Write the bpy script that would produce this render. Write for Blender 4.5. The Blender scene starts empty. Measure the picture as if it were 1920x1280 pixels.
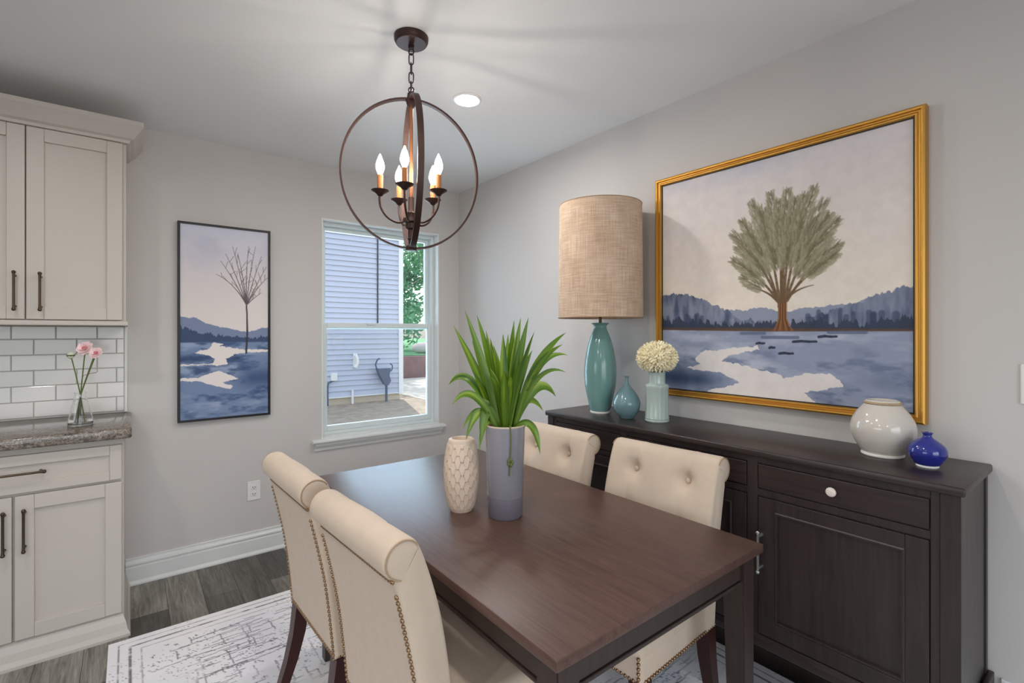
import bpy, bmesh, math, random
import numpy as np
from mathutils import Vector, Matrix
PI = math.pi
S = bpy.context.scene
COL = S.collection
random.seed(7)

# ------------------------------------------------------------------ camera, sky, lights, exposure
H = 2.4384            # ceiling height
XR = 2.046            # right wall plane
YW = 3.295            # window wall plane
XL, YB = -3.4, -2.6   # left wall, back wall
GZ = -0.20            # ground outside
cam_d = bpy.data.cameras.new('camera')
cam = bpy.data.objects.new('camera', cam_d); COL.objects.link(cam)
cam.location = (0, 0, 1.34); cam.rotation_euler = (PI/2, 0, -0.664654)
cam_d.sensor_width = 36; cam_d.lens = 915.742/1920*36; cam_d.shift_y = -(640-623.2)/1920
cam_d.clip_start = 0.02
S.camera = cam
S.view_settings.view_transform = 'Standard'; S.view_settings.look = 'None'
S.view_settings.gamma = 1; S.view_settings.use_curve_mapping = False
S.view_settings.exposure = 0.1
S.cycles.use_denoising = True
S.cycles.max_bounces = 10; S.cycles.diffuse_bounces = 6; S.cycles.transparent_max_bounces = 24
S.cycles.sample_clamp_indirect = 6

W = bpy.data.worlds.new('sky'); S.world = W; W.use_nodes = True
wn = W.node_tree.nodes; wl = W.node_tree.links
sky = wn.new('ShaderNodeTexSky'); sky.sky_type = 'NISHITA'; sky.sun_disc = False
sky.sun_elevation = math.radians(52); sky.sun_rotation = math.radians(320); sky.dust_density = 2.0
wn['Background'].inputs['Strength'].default_value = 0.52
hs = wn.new('ShaderNodeHueSaturation'); hs.inputs['Saturation'].default_value = .5
wl.new(sky.outputs[0], hs.inputs['Color']); wl.new(hs.outputs[0], wn['Background'].inputs['Color'])

def light(name, kind, loc, target, energy, color, **kw):
    d = bpy.data.lights.new(name, kind); d.energy = energy; d.color = color
    for k, v in kw.items(): setattr(d, k, v)
    o = bpy.data.objects.new(name, d); COL.objects.link(o); o.location = loc
    o.rotation_euler = (Vector(target)-Vector(loc)).to_track_quat('-Z', 'Y').to_euler()
    return o
# sun from behind the neighbour's house, so its facade and the yard before it lie in shade
light('sun', 'SUN', (8, 18, 12), (8-3.0, 18-9.5, 12-9.0), 5.0, (1, .95, .87), angle=.01)
# added fill lights set in unseen, assumed openings behind and left of the camera
light('fill_light_back', 'AREA', (-.2, YB+.06, 1.2), (-.2, 5, 1.25), 32, (.88, .945, 1), shape='RECTANGLE', size=2.6, size_y=2.0)
light('fill_light_left', 'AREA', (XL+.06, .6, 1.35), (5, .6, 1.25), 5, (.92, .96, 1), shape='RECTANGLE', size=2.2, size_y=1.5)
# daylight entering by the dining window
p_ = light('daylight_dining_window', 'AREA', (1.43, YW+.16, 1.36), (1.43, 0, 1.3), 16, (.58, .80, 1), shape='RECTANGLE', size=.78, size_y=1.36)

# ------------------------------------------------------------------ materials
def lin(c):
    if isinstance(c, str): c = tuple(int(c[i:i+2], 16) for i in (0, 2, 4))
    return tuple((v/255/12.92 if v/255 <= .04045 else ((v/255+.055)/1.055)**2.4) for v in c)
MATS = {}
def mat(name, col, rough=.6, metal=0, spec=.5, var=0, vscale=8, vstretch=(1, 1, 1), bump=0, bscale=60, coat=0,
        emit=None, estr=0, trans=0, ior=1.45, sheen=0, sss=0, alpha=1):
    if name in MATS: return MATS[name]
    m = bpy.data.materials.new(name); m.use_nodes = True; MATS[name] = m
    nt = m.node_tree; n = nt.nodes; l = nt.links; b = n['Principled BSDF']
    c = lin(col)
    b.inputs['Base Color'].default_value = (*c, 1)
    b.inputs['Roughness'].default_value = rough; b.inputs['Metallic'].default_value = metal
    b.inputs['Specular IOR Level'].default_value = spec; b.inputs['IOR'].default_value = ior
    b.inputs['Coat Weight'].default_value = coat; b.inputs['Coat Roughness'].default_value = .08
    b.inputs['Transmission Weight'].default_value = trans
    if sheen: b.inputs['Sheen Weight'].default_value = sheen
    if sss:
        b.inputs['Subsurface Weight'].default_value = sss; b.inputs['Subsurface Radius'].default_value = (.01, .01, .008)
    if emit: b.inputs['Emission Color'].default_value = (*lin(emit), 1); b.inputs['Emission Strength'].default_value = estr
    if var or bump:
        tc = n.new('ShaderNodeTexCoord'); mp = n.new('ShaderNodeMapping'); mp.inputs['Scale'].default_value = vstretch
        l.new(tc.outputs['Object'], mp.inputs[0])
    if var:
        ns = n.new('ShaderNodeTexNoise'); ns.inputs['Scale'].default_value = vscale; ns.inputs['Detail'].default_value = 5
        l.new(mp.outputs[0], ns.inputs['Vector'])
        rp = n.new('ShaderNodeMapRange'); rp.inputs[3].default_value = 1-var; rp.inputs[4].default_value = 1+var
        rp.inputs[1].default_value = .25; rp.inputs[2].default_value = .75
        l.new(ns.outputs[0], rp.inputs[0])
        mx = n.new('ShaderNodeMix'); mx.data_type = 'RGBA'; mx.blend_type = 'MULTIPLY'; mx.inputs[0].default_value = 1
        mx.inputs[6].default_value = (*c, 1); l.new(rp.outputs[0], mx.inputs[7]); l.new(mx.outputs[2], b.inputs['Base Color'])
    if bump:
        nb = n.new('ShaderNodeTexNoise'); nb.inputs['Scale'].default_value = bscale; nb.inputs['Detail'].default_value = 3
        l.new(mp.outputs[0], nb.inputs['Vector'])
        bp = n.new('ShaderNodeBump'); bp.inputs['Strength'].default_value = bump; bp.inputs['Distance'].default_value = .004
        l.new(nb.outputs[0], bp.inputs['Height']); l.new(bp.outputs[0], b.inputs['Normal'])
    return m

def ramp(n, stops):
    r = n.new('ShaderNodeValToRGB'); e = r.color_ramp.elements
    while len(e) < len(stops): e.new(.5)
    for k, (p, c) in enumerate(stops): e[k].position = p; e[k].color = (*lin(c), 1)
    return r
def node_mat(name, rough=.5, spec=.5):
    m = bpy.data.materials.new(name); m.use_nodes = True; MATS[name] = m
    n = m.node_tree.nodes; b = n['Principled BSDF']; b.inputs['Roughness'].default_value = rough; b.inputs['Specular IOR Level'].default_value = spec
    return m, n, m.node_tree.links, b
def coords(n, l, scale=(1, 1, 1), rot=(0, 0, 0), out='Object'):
    tc = n.new('ShaderNodeTexCoord'); mp = n.new('ShaderNodeMapping'); mp.inputs['Scale'].default_value = scale; mp.inputs['Rotation'].default_value = rot
    l.new(tc.outputs[out], mp.inputs[0]); return mp
def noise(n, l, mp, scale, detail=4, rough=.55, dist=0):
    t = n.new('ShaderNodeTexNoise'); t.inputs['Scale'].default_value = scale; t.inputs['Detail'].default_value = detail
    t.inputs['Roughness'].default_value = rough; t.inputs['Distortion'].default_value = dist
    l.new(mp.outputs[0], t.inputs['Vector']); return t

WALL = mat('greige_wall_paint', (208, 204, 201), .85, spec=.2, bump=.02, bscale=250)
CEIL = mat('white_ceiling_paint', (236, 236, 236), .9, spec=.1)
TRIM = mat('white_semigloss_trim', (228, 230, 228), .35)
CAB = mat('off_white_cabinet_paint', (198, 190, 181), .42)
BRONZE = mat('bronze_pull', (88, 74, 60), .35, metal=.8)
VINYL = mat('white_window_vinyl', (225, 234, 234), .4)
LINEN = mat('ivory_upholstery', (212, 193, 173), .9, spec=.15, var=.03, vscale=30, bump=.06, bscale=500, sheen=.15)
PIPING = mat('ivory_piping', (176, 150, 122), .85, spec=.15)
BRASS = mat('antique_brass_nail', (160, 130, 100), .3, metal=.85)
CHERRY = mat('dark_cherry_leg', (58, 22, 20), .3, spec=.5)
IRON = mat('oiled_bronze_iron', (70, 49, 43), .42, metal=.5)
COPPER = mat('copper_stem', (150, 95, 62), .38, metal=.7)
CANDLE = mat('amber_candle_sleeve', (176, 112, 58), .5)
BULB = mat('lit_candle_bulb', (255, 240, 215), .3, emit=(255, 245, 234), estr=92)
LENS = mat('lit_downlight_lens', (255, 250, 245), .4, emit=(255, 250, 246), estr=270)
GOLD = mat('gilded_frame', (206, 156, 74), .42, metal=.8)
BLACKF = mat('black_frame', (26, 24, 26), .4)
TEALG = mat('teal_ceramic_glaze', (118, 160, 156), .16, coat=.3, var=.05, vscale=6)
TEALD = mat('blue_teal_ceramic_glaze', (112, 144, 150), .12, coat=.4, var=.06, vscale=8)
CELADON = mat('celadon_glaze', (180, 196, 190), .14, coat=.4)
WHITEC = mat('white_crackle_glaze', (214, 206, 196), .1, coat=.5, var=.03, vscale=10)
BANDW = mat('white_foot_ring', (236, 232, 226), .2)
COBALT = mat('cobalt_glaze', (40, 48, 140), .08, coat=.6, var=.1, vscale=10)
LAVG = mat('lavender_grey_glaze', (147, 146, 155), .12, coat=.5)
LAVD = mat('matte_grey_band', (120, 116, 128), .45)
RIMG = mat('pale_vase_rim', (214, 196, 172), .3)
SOIL = mat('bark_mulch', (96, 62, 36), .9, var=.4, vscale=80)
FEATH = mat('feather_carved_ceramic', (220, 198, 178), .5, var=.05, vscale=25)
BRASSD = mat('aged_brass', (90, 74, 46), .4, metal=.8)
PLASTIC = mat('white_plate_plastic', (235, 234, 232), .35)
DARK = mat('dark_slot', (40, 40, 40), .6)
PINK = mat('pink_petal', (248, 222, 222), .6, sss=.1)
PINKD = mat('pink_petal_heart', (206, 120, 128), .6)
BUDW = mat('white_bud', (226, 226, 206), .6)
STEM = mat('green_stem', (96, 110, 56), .5)
CREAM = mat('cream_petal', (255, 246, 216), .7, sss=.1)
SEPAL = mat('dark_sepal', (34, 40, 26), .6)
KNOB = mat('pale_crystal_knob', (228, 214, 204), .12, coat=.5)
CHROME = mat('polished_nickel', (214, 214, 214), .18, metal=.9)

def wood(name, c1, c2, rough, axis=1, sc=1.0, spec=.5):
    m, n, l, b = node_mat(name, rough, spec)
    s = [26*sc, 26*sc, 26*sc]; s[axis] = 1.6*sc
    mp = coords(n, l, s); t = noise(n, l, mp, 3.0, 6, .6, .6)
    r = ramp(n, [(.3, c1), (.7, c2)]); l.new(t.outputs[0], r.inputs[0]); l.new(r.outputs[0], b.inputs['Base Color'])
    rr = n.new('ShaderNodeMapRange'); rr.inputs[3].default_value = rough-.06; rr.inputs[4].default_value = rough+.08
    l.new(t.outputs[0], rr.inputs[0]); l.new(rr.outputs[0], b.inputs['Roughness'])
    bp = n.new('ShaderNodeBump'); bp.inputs['Strength'].default_value = .05; bp.inputs['Distance'].default_value = .002
    l.new(t.outputs[0], bp.inputs['Height']); l.new(bp.outputs[0], b.inputs['Normal'])
    return m
TABLEW = wood('espresso_table_wood', (80, 57, 50), (101, 76, 67), .37, 1, spec=.42)
TABLEL = wood('espresso_table_leg_wood', (46, 36, 32), (62, 48, 42), .4, 2)
SIDEW = wood('ebony_sideboard_wood', (40, 31, 29), (56, 44, 41), .33, 1)
SIDEV = wood('ebony_sideboard_upright_wood', (40, 32, 30), (54, 43, 41), .36, 2)

def floor_mat():
    m, n, l, b = node_mat('grey_oak_vinyl_plank', .42)
    mp = coords(n, l, (1, 1, 1), (0, 0, PI/2))
    br = n.new('ShaderNodeTexBrick'); br.offset = .37; br.inputs['Scale'].default_value = 1
    br.inputs['Brick Width'].default_value = 1.22; br.inputs['Row Height'].default_value = .15; br.inputs['Mortar Size'].default_value = .0012
    br.inputs['Color1'].default_value = (0, 0, 0, 1); br.inputs['Color2'].default_value = (1, 1, 1, 1); br.inputs['Mortar'].default_value = (.2, .2, .2, 1)
    br.inputs['Bias'].default_value = 0
    l.new(mp.outputs[0], br.inputs['Vector'])
    mg = coords(n, l, (46, 3.2, 46)); g = noise(n, l, mg, 1.4, 8, .7, 1.2)
    mg2 = coords(n, l, (9, 1.1, 9)); g2 = noise(n, l, mg2, 1.2, 3, .5, 1.2)
    rp = ramp(n, [(0, (96, 95, 90)), (.45, (132, 131, 126)), (1, (184, 182, 176))]); l.new(br.outputs[0], rp.inputs[0])
    rg = ramp(n, [(.3, (70, 66, 60)), (.5, (165, 161, 154)), (.72, (222, 218, 210))]); l.new(g.outputs[0], rg.inputs[0])
    rg2 = ramp(n, [(.3, (150, 142, 135)), (.7, (235, 235, 235))]); l.new(g2.outputs[0], rg2.inputs[0])
    m1 = n.new('ShaderNodeMix'); m1.data_type = 'RGBA'; m1.blend_type = 'OVERLAY'; m1.inputs[0].default_value = .75
    l.new(rp.outputs[0], m1.inputs[6]); l.new(rg.outputs[0], m1.inputs[7])
    m2 = n.new('ShaderNodeMix'); m2.data_type = 'RGBA'; m2.blend_type = 'MULTIPLY'; m2.inputs[0].default_value = .8
    l.new(m1.outputs[2], m2.inputs[6]); l.new(rg2.outputs[0], m2.inputs[7])
    m3 = n.new('ShaderNodeMix'); m3.data_type = 'RGBA'; m3.inputs[7].default_value = (.02, .018, .016, 1)
    l.new(br.outputs['Fac'], m3.inputs[0]); l.new(m2.outputs[2], m3.inputs[6]); l.new(m3.outputs[2], b.inputs['Base Color'])
    bp = n.new('ShaderNodeBump'); bp.inputs['Strength'].default_value = .15; bp.inputs['Distance'].default_value = .002
    l.new(g.outputs[0], bp.inputs['Height']); l.new(bp.outputs[0], b.inputs['Normal'])
    return m
FLOOR = floor_mat()
def granite_mat():
    m, n, l, b = node_mat('brown_grey_granite', .14)
    mp = coords(n, l); t = noise(n, l, mp, 75, 6, .75); v = n.new('ShaderNodeTexVoronoi'); v.inputs['Scale'].default_value = 190; l.new(mp.outputs[0], v.inputs['Vector'])
    mps = coords(n, l, (18, 60, 60)); t2 = noise(n, l, mps, 1, 4, .6, 1)
    r = ramp(n, [(.34, (36, 31, 28)), (.47, (84, 74, 66)), (.58, (126, 116, 106)), (.74, (180, 170, 160))])
    ad = n.new('ShaderNodeMath'); ad.operation = 'MULTIPLY_ADD'; ad.inputs[1].default_value = .55; l.new(t.outputs[0], ad.inputs[0])
    a2 = n.new('ShaderNodeMath'); a2.operation = 'MULTIPLY_ADD'; a2.inputs[1].default_value = .3; a2.inputs[2].default_value = .05; l.new(t2.outputs[0], a2.inputs[0])
    a3 = n.new('ShaderNodeMath'); a3.operation = 'MULTIPLY_ADD'; a3.inputs[1].default_value = .18; l.new(v.outputs['Color'], a3.inputs[0]); l.new(a2.outputs[0], a3.inputs[2])
    l.new(a3.outputs[0], ad.inputs[2]); l.new(ad.outputs[0], r.inputs[0]); l.new(r.outputs[0], b.inputs['Base Color'])
    return m
GRAN = granite_mat()
TILE = mat('glossy_white_subway_tile', (224, 222, 218), .12, coat=.3)
GROUT = mat('pale_grout', (196, 194, 190), .9)
def shade_mat():
    m, n, l, b = node_mat('woven_linen_shade', .9, .1)
    mv = coords(n, l, (260, 7, 1), out='UV'); a = noise(n, l, mv, 1, 3, .6)
    mh = coords(n, l, (14, 150, 1), out='UV'); c = noise(n, l, mh, 1, 3, .6)
    mb = coords(n, l, (14, 8, 1), out='UV'); d = noise(n, l, mb, 1, 3, .6)
    s = n.new('ShaderNodeMath'); s.operation = 'ADD'; l.new(a.outputs[0], s.inputs[0]); l.new(c.outputs[0], s.inputs[1])
    s1 = n.new('ShaderNodeMath'); s1.operation = 'MULTIPLY_ADD'; s1.inputs[1].default_value = .36; l.new(s.outputs[0], s1.inputs[0])
    s2 = n.new('ShaderNodeMath'); s2.operation = 'MULTIPLY'; s2.inputs[1].default_value = .28; l.new(d.outputs[0], s2.inputs[0]); l.new(s2.outputs[0], s1.inputs[2])
    r = ramp(n, [(.34, (176, 148, 124)), (.5, (206, 180, 156)), (.66, (230, 210, 188))])
    l.new(s1.outputs[0], r.inputs[0]); l.new(r.outputs[0], b.inputs['Base Color'])
    bp = n.new('ShaderNodeBump'); bp.inputs['Strength'].default_value = .35; bp.inputs['Distance'].default_value = .002
    l.new(s1.outputs[0], bp.inputs['Height']); l.new(bp.outputs[0], b.inputs['Normal'])
    return m
SHADE = shade_mat()
def leaf_mat(name, c1, c2, c3):
    m, n, l, b = node_mat(name, .32, .5)
    mp = coords(n, l, (3, .35, 1), out='UV'); t = noise(n, l, mp, 2.2, 3)
    r = ramp(n, [(.3, c1), (.55, c2), (.75, c3)]); l.new(t.outputs[0], r.inputs[0]); l.new(r.outputs[0], b.inputs['Base Color'])
    tr = n.new('ShaderNodeBsdfTranslucent'); l.new(r.outputs[0], tr.inputs[0])
    mx = n.new('ShaderNodeMixShader'); mx.inputs[0].default_value = .3
    l.new(b.outputs[0], mx.inputs[1]); l.new(tr.outputs[0], mx.inputs[2]); l.new(mx.outputs[0], n['Material Output'].inputs[0])
    return m
LEAF = leaf_mat('strap_leaf_green', (54, 90, 28), (112, 148, 40), (186, 202, 70))
TREEL = leaf_mat('tree_leaf_green', (66, 128, 94), (118, 182, 134), (194, 226, 184))
LAWN = mat('lawn_grass', (84, 150, 96), .9, var=.3, vscale=12)
def glass_mat():
    m = bpy.data.materials.new('window_glass'); m.use_nodes = True; n = m.node_tree.nodes; l = m.node_tree.links; n.remove(n['Principled BSDF'])
    t = n.new('ShaderNodeBsdfTransparent'); t.inputs[0].default_value = (.96, .98, .98, 1); g = n.new('ShaderNodeBsdfGlossy'); g.inputs['Roughness'].default_value = .01
    f = n.new('ShaderNodeFresnel'); f.inputs[0].default_value = 1.45; mx = n.new('ShaderNodeMixShader')
    l.new(f.outputs[0], mx.inputs[0]); l.new(t.outputs[0], mx.inputs[1]); l.new(g.outputs[0], mx.inputs[2]); l.new(mx.outputs[0], n['Material Output'].inputs[0])
    return m
PANE = glass_mat()
def screen_mat():
    m = bpy.data.materials.new('insect_screen_mesh'); m.use_nodes = True; n = m.node_tree.nodes; l = m.node_tree.links
    b = n['Principled BSDF']; b.inputs['Base Color'].default_value = (.12, .13, .13, 1); b.inputs['Roughness'].default_value = .7
    t = n.new('ShaderNodeBsdfTransparent'); mx = n.new('ShaderNodeMixShader'); mx.inputs[0].default_value = .1
    l.new(t.outputs[0], mx.inputs[1]); l.new(b.outputs[0], mx.inputs[2]); l.new(mx.outputs[0], n['Material Output'].inputs[0])
    return m
SCREEN = screen_mat()
VGLASS = mat('clear_vase_glass', (255, 255, 255), .0, trans=1, ior=1.45)
SIDING = mat('pale_blue_vinyl_siding', (196, 202, 218), .6)
HTRIM = mat('white_house_trim', (238, 240, 240), .5)
FOUND = mat('tan_foundation', (206, 192, 170), .9, var=.06)
GRAVEL = mat('tan_mulch_ground', (176, 160, 140), .95, var=.28, vscale=7, bump=.6, bscale=25)
CONC = mat('pale_concrete', (226, 218, 204), .9, var=.04)
BRICK = mat('red_brown_block', (140, 104, 100), .9, var=.2, vscale=5)
BARK = mat('grey_bark', (150, 140, 130), .9, var=.2, vscale=5)
STONE = mat('pale_boulder', (224, 206, 206), .8, var=.1)
METER = mat('slate_meter_metal', (84, 96, 120), .5, metal=.3)
CABLE = mat('dark_cable', (60, 64, 84), .6)
PVC = mat('white_pvc', (240, 240, 238), .4)

def paint_mat(name, rough=.55):
    m, n, l, b = node_mat(name, rough, .25)
    a = n.new('ShaderNodeVertexColor'); a.layer_name = 'paint'; l.new(a.outputs[0], b.inputs['Base Color'])
    return m
ARTM = paint_mat('painted_canvas'); RUGM = paint_mat('woven_rug_pile', .95)

# ------------------------------------------------------------------ mesh helpers
def link(name, bm, material, parent=None, smooth=False, loc=None):
    me = bpy.data.meshes.new(name); bm.normal_update(); bm.to_mesh(me); bm.free()
    o = bpy.data.objects.new(name, me); COL.objects.link(o)
    for mm in (material if isinstance(material, (list, tuple)) else [material]): me.materials.append(mm)
    if smooth:
        me.polygons.foreach_set('use_smooth', [True]*len(me.polygons))
        try: me.set_sharp_from_angle(angle=math.radians(smooth if smooth is not True else 40))
        except Exception: pass
    if parent: o.parent = parent
    if loc: o.location = loc
    return o
def tag(o, label, cat, group=None):
    o['label'] = label; o['category'] = cat
    if group: o['group'] = group
    return o
def struct(o): o['kind'] = 'structure'; return o
def thing(name, label, cat, loc=(0, 0, 0), rz=0, group=None):
    o = bpy.data.objects.new(name, None); COL.objects.link(o); o.empty_display_size = .1
    o.location = loc; o.rotation_euler = (0, 0, rz); return tag(o, label, cat, group)
def dup(root, loc, rz, label):
    r = root.copy(); COL.objects.link(r); r.location = loc; r.rotation_euler = (0, 0, rz); r['label'] = label
    for ch in list(root.children):
        c = ch.copy(); COL.objects.link(c); c.parent = r
        for g in list(ch.children):
            d = g.copy(); COL.objects.link(d); d.parent = c
    return r
def BM(): return bmesh.new()
def merge(bm, other):
    me = bpy.data.meshes.new('tmp'); other.to_mesh(me); other.free(); bm.from_mesh(me); bpy.data.meshes.remove(me)
def box(bm, x0, x1, y0, y1, z0, z1, bev=0, seg=2, mi=0):
    b = BM(); bmesh.ops.create_cube(b, size=1)
    for v in b.verts: v.co = ((x0+x1)/2+v.co.x*(x1-x0), (y0+y1)/2+v.co.y*(y1-y0), (z0+z1)/2+v.co.z*(z1-z0))
    if bev: bmesh.ops.bevel(b, geom=b.edges[:], offset=bev, segments=seg, affect='EDGES', profile=.5)
    for f in b.faces: f.material_index = mi
    merge(bm, b); return bm
def tube(bm, pts, rad, n=10, closed=False, caps=True):
    P = [Vector(p) for p in pts]; N = len(P); R = rad if isinstance(rad, (list, tuple)) else [rad]*N
    rings = []; up = None
    for i in range(N):
        a = P[(i-1) % N] if (closed or i > 0) else P[i]; c = P[(i+1) % N] if (closed or i < N-1) else P[i]
        t = (c-a).normalized()
        if up is None:
            up = Vector((0, 0, 1)) if abs(t.z) < .9 else Vector((1, 0, 0))
        s = t.cross(up)
        if s.length < 1e-5: s = t.orthogonal()
        s.normalize(); up = s.cross(t).normalized()
        rings.append([bm.verts.new(P[i]+(s*math.cos(2*PI*k/n)+up*math.sin(2*PI*k/n))*R[i]) for k in range(n)])
    for i in range(N if closed else N-1):
        A, B = rings[i], rings[(i+1) % N]
        for k in range(n): bm.faces.new((A[k], A[(k+1) % n], B[(k+1) % n], B[k]))
    if caps and not closed:
        bm.faces.new(rings[0][::-1]); bm.faces.new(rings[-1])
    return bm
def lathe(bm, prof, n=48, c=(0, 0, 0), rfun=None):
    uv = bm.loops.layers.uv.verify(); rings = []
    for (r, z) in prof:
        if r < 1e-6: rings.append([bm.verts.new((c[0], c[1], c[2]+z))])
        else:
            rg = []
            for k in range(n):
                a = 2*PI*k/n; rr = r*(rfun(a, z) if rfun else 1)
                rg.append(bm.verts.new((c[0]+rr*math.cos(a), c[1]+rr*math.sin(a), c[2]+z)))
            rings.append(rg)
    M = len(prof)
    for i in range(M-1):
        A, B = rings[i], rings[i+1]
        for k in range(n):
            k2 = (k+1) % n
            if len(A) == 1 and len(B) == 1: continue
            if len(A) == 1: vs = (A[0], B[k2], B[k]); uvs = ((k/n, i/M), ((k+1)/n, (i+1)/M), (k/n, (i+1)/M))
            elif len(B) == 1: vs = (A[k], A[k2], B[0]); uvs = ((k/n, i/M), ((k+1)/n, i/M), (k/n, (i+1)/M))
            else: vs = (A[k], A[k2], B[k2], B[k]); uvs = ((k/n, prof[i][1]), ((k+1)/n, prof[i][1]), ((k+1)/n, prof[i+1][1]), (k/n, prof[i+1][1]))
            f = bm.faces.new(vs)
            for lp, t in zip(f.loops, uvs): lp[uv].uv = t
    return bm
def spline(pts, m=8):
    out = []; n = len(pts)
    for i in range(n-1):
        p0 = pts[max(i-1, 0)]; p1 = pts[i]; p2 = pts[i+1]; p3 = pts[min(i+2, n-1)]
        for k in range(m):
            t = k/m
            out.append(tuple(.5*((2*b)+(-a+c)*t+(2*a-5*b+4*c-d)*t*t+(-a+3*b-3*c+d)*t**3) for a, b, c, d in zip(p0, p1, p2, p3)))
    out.append(tuple(pts[-1])); return out
def prism(bm, poly, axis, a0, a1, mi=0):
    """closed polygon (p,q) extruded along axis: 'x' -> (y,z), 'y' -> (x,z)"""
    def P(p, q, a): return (a, p, q) if axis == 'x' else (p, a, q)
    A = [bm.verts.new(P(p, q, a0)) for p, q in poly]; B = [bm.verts.new(P(p, q, a1)) for p, q in poly]; n = len(poly)
    fs = [bm.faces.new((A[i], A[(i+1) % n], B[(i+1) % n], B[i])) for i in range(n)]
    fs += [bm.faces.new(A[::-1]), bm.faces.new(B)]
    bmesh.ops.recalc_face_normals(bm, faces=fs); return bm
def sphere(bm, c, r, u=12, v=8, sc=(1, 1, 1)):
    b = BM(); bmesh.ops.create_uvsphere(b, u_segments=u, v_segments=v, radius=r)
    for q in b.verts: q.co = (c[0]+q.co.x*sc[0], c[1]+q.co.y*sc[1], c[2]+q.co.z*sc[2])
    merge(bm, b); return bm

# ------------------------------------------------------------------ room shell
WX0, WX1, WZ0, WZ1 = .992, 1.870, .640, 2.094      # dining window opening
T = .16
bm = BM(); box(bm, XL-T, XR+T, YB-T, YW+T, -.15, 0); struct(link('floor', bm, FLOOR))
bm = BM(); box(bm, XL-T, XR+T, YB-T, YW+T, H, H+.15); struct(link('ceiling', bm, CEIL))
bm = BM()
box(bm, XL-T, WX0, YW, YW+T, -.6, H); box(bm, WX1, XR+T, YW, YW+T, -.6, H)
box(bm, WX0, WX1, YW, YW+T, -.6, WZ0); box(bm, WX0, WX1, YW, YW+T, WZ1, H)
struct(link('wall_front', bm, WALL))
bm = BM(); box(bm, XR, XR+T, YB-T, YW, 0, H); struct(link('wall_right', bm, WALL))
bm = BM()
box(bm, XL, -1.55, YB-T, YB, 0, H); box(bm, 1.15, XR, YB-T, YB, 0, H); box(bm, -1.55, 1.15, YB-T, YB, 2.2, H); box(bm, -1.55, 1.15, YB-T, YB, 0, .12)
struct(link('wall_back', bm, WALL))
bm = BM()
box(bm, XL-T, XL, YB-T, -.55, 0, H); box(bm, XL-T, XL, 1.75, YW, 0, H); box(bm, XL-T, XL, -.55, 1.75, 0, .6); box(bm, XL-T, XL, -.55, 1.75, 2.12, H)
struct(link('wall_left', bm, WALL))
def baseboard(name, axis, wall, a0, a1, sgn, h):
    pr = [(0, 0), (.026, 0), (.026, .008), (.017, .022), (.016, h-.05), (.011, h-.046), (.011, h-.040), (.018, h-.034), (.017, h-.026), (.010, h-.018), (.008, h-.010), (.010, h-.004), (.008, h), (0, h)]
    b = BM(); prism(b, [(wall+sgn*p, q) for p, q in pr], axis, a0, a1); return struct(link(name, b, TRIM))
baseboard('baseboard_front', 'x', YW, -.016, XR, -1, .14)
baseboard('baseboard_right', 'y', XR, YB, .245, -1, .312)

# dining window
win = struct(bpy.data.objects.new('window_1', None)); COL.objects.link(win); win.location = (0, 0, 0)
def ring(bm, x0, x1, z0, z1, y0, y1, w, bev=.003, wb=None, wt=None):
    wb = w if wb is None else wb; wt = w if wt is None else wt
    box(bm, x0, x0+w, y0, y1, z0, z1, bev); box(bm, x1-w, x1, y0, y1, z0, z1, bev)
    box(bm, x0+w, x1-w, y0, y1, z0, z0+wb, bev); box(bm, x0+w, x1-w, y0, y1, z1-wt, z1, bev); return bm
b = BM(); ring(b, WX0, WX1, WZ0, WZ1, YW-.004, YW+.085, .011, .002); link('jamb_liner', b, TRIM, win)
b = BM(); ring(b, WX0+.011, WX1-.011, WZ0+.011, WZ1-.011, YW+.06, YW+.15, .022, .003); link('window_frame', b, VINYL, win)
fx0, fx1, fz0, fz1 = WX0+.033, WX1-.033, WZ0+.033, WZ1-.033
zm = 1.385
b = BM(); ring(b, fx0, fx1, zm-.02, fz1, YW+.108, YW+.14, .026, .004); us = link('upper_sash', b, VINYL, win)
b = BM(); box(b, fx0+.02, fx1-.02, YW+.122, YW+.128, zm, fz1-.02); link('pane', b, PANE, us)
b = BM(); ring(b, fx0, fx1, fz0, zm+.022, YW+.07, YW+.102, .026, .004, wb=.036, wt=.034); ls = link('lower_sash', b, VINYL, win)
b = BM(); box(b, fx0+.02, fx1-.02, YW+.084, YW+.090, fz0+.02, zm); link('pane', b, PANE, ls)
b = BM(); box(b, fx0+.3, fx0+.36, YW+.058, YW+.07, zm+.008, zm+.022, .003); link('sash_lock', b, VINYL, ls)
b = BM(); box(b, fx0+.005, fx1-.005, YW+.1455, YW+.1465, fz0, zm+.005); link('insect_screen', b, SCREEN, win)
b = BM(); pr = [(YW+.06, WZ0-.02), (YW-.048, WZ0-.02), (YW-.056, WZ0-.012), (YW-.056, WZ0-.004), (YW-.05, WZ0+.002), (YW+.06, WZ0+.002)]
prism(b, pr, 'x', .926, 1.902); link('window_sill', b, TRIM, win)
b = BM(); pr = [(YW, WZ0-.02), (YW-.042, WZ0-.02), (YW-.038, WZ0-.034), (YW-.026, WZ0-.046), (YW-.014, WZ0-.056), (YW-.011, WZ0-.072), (YW, WZ0-.072)]
prism(b, pr, 'x', .945, 1.885); link('sill_apron', b, TRIM, win)
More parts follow.
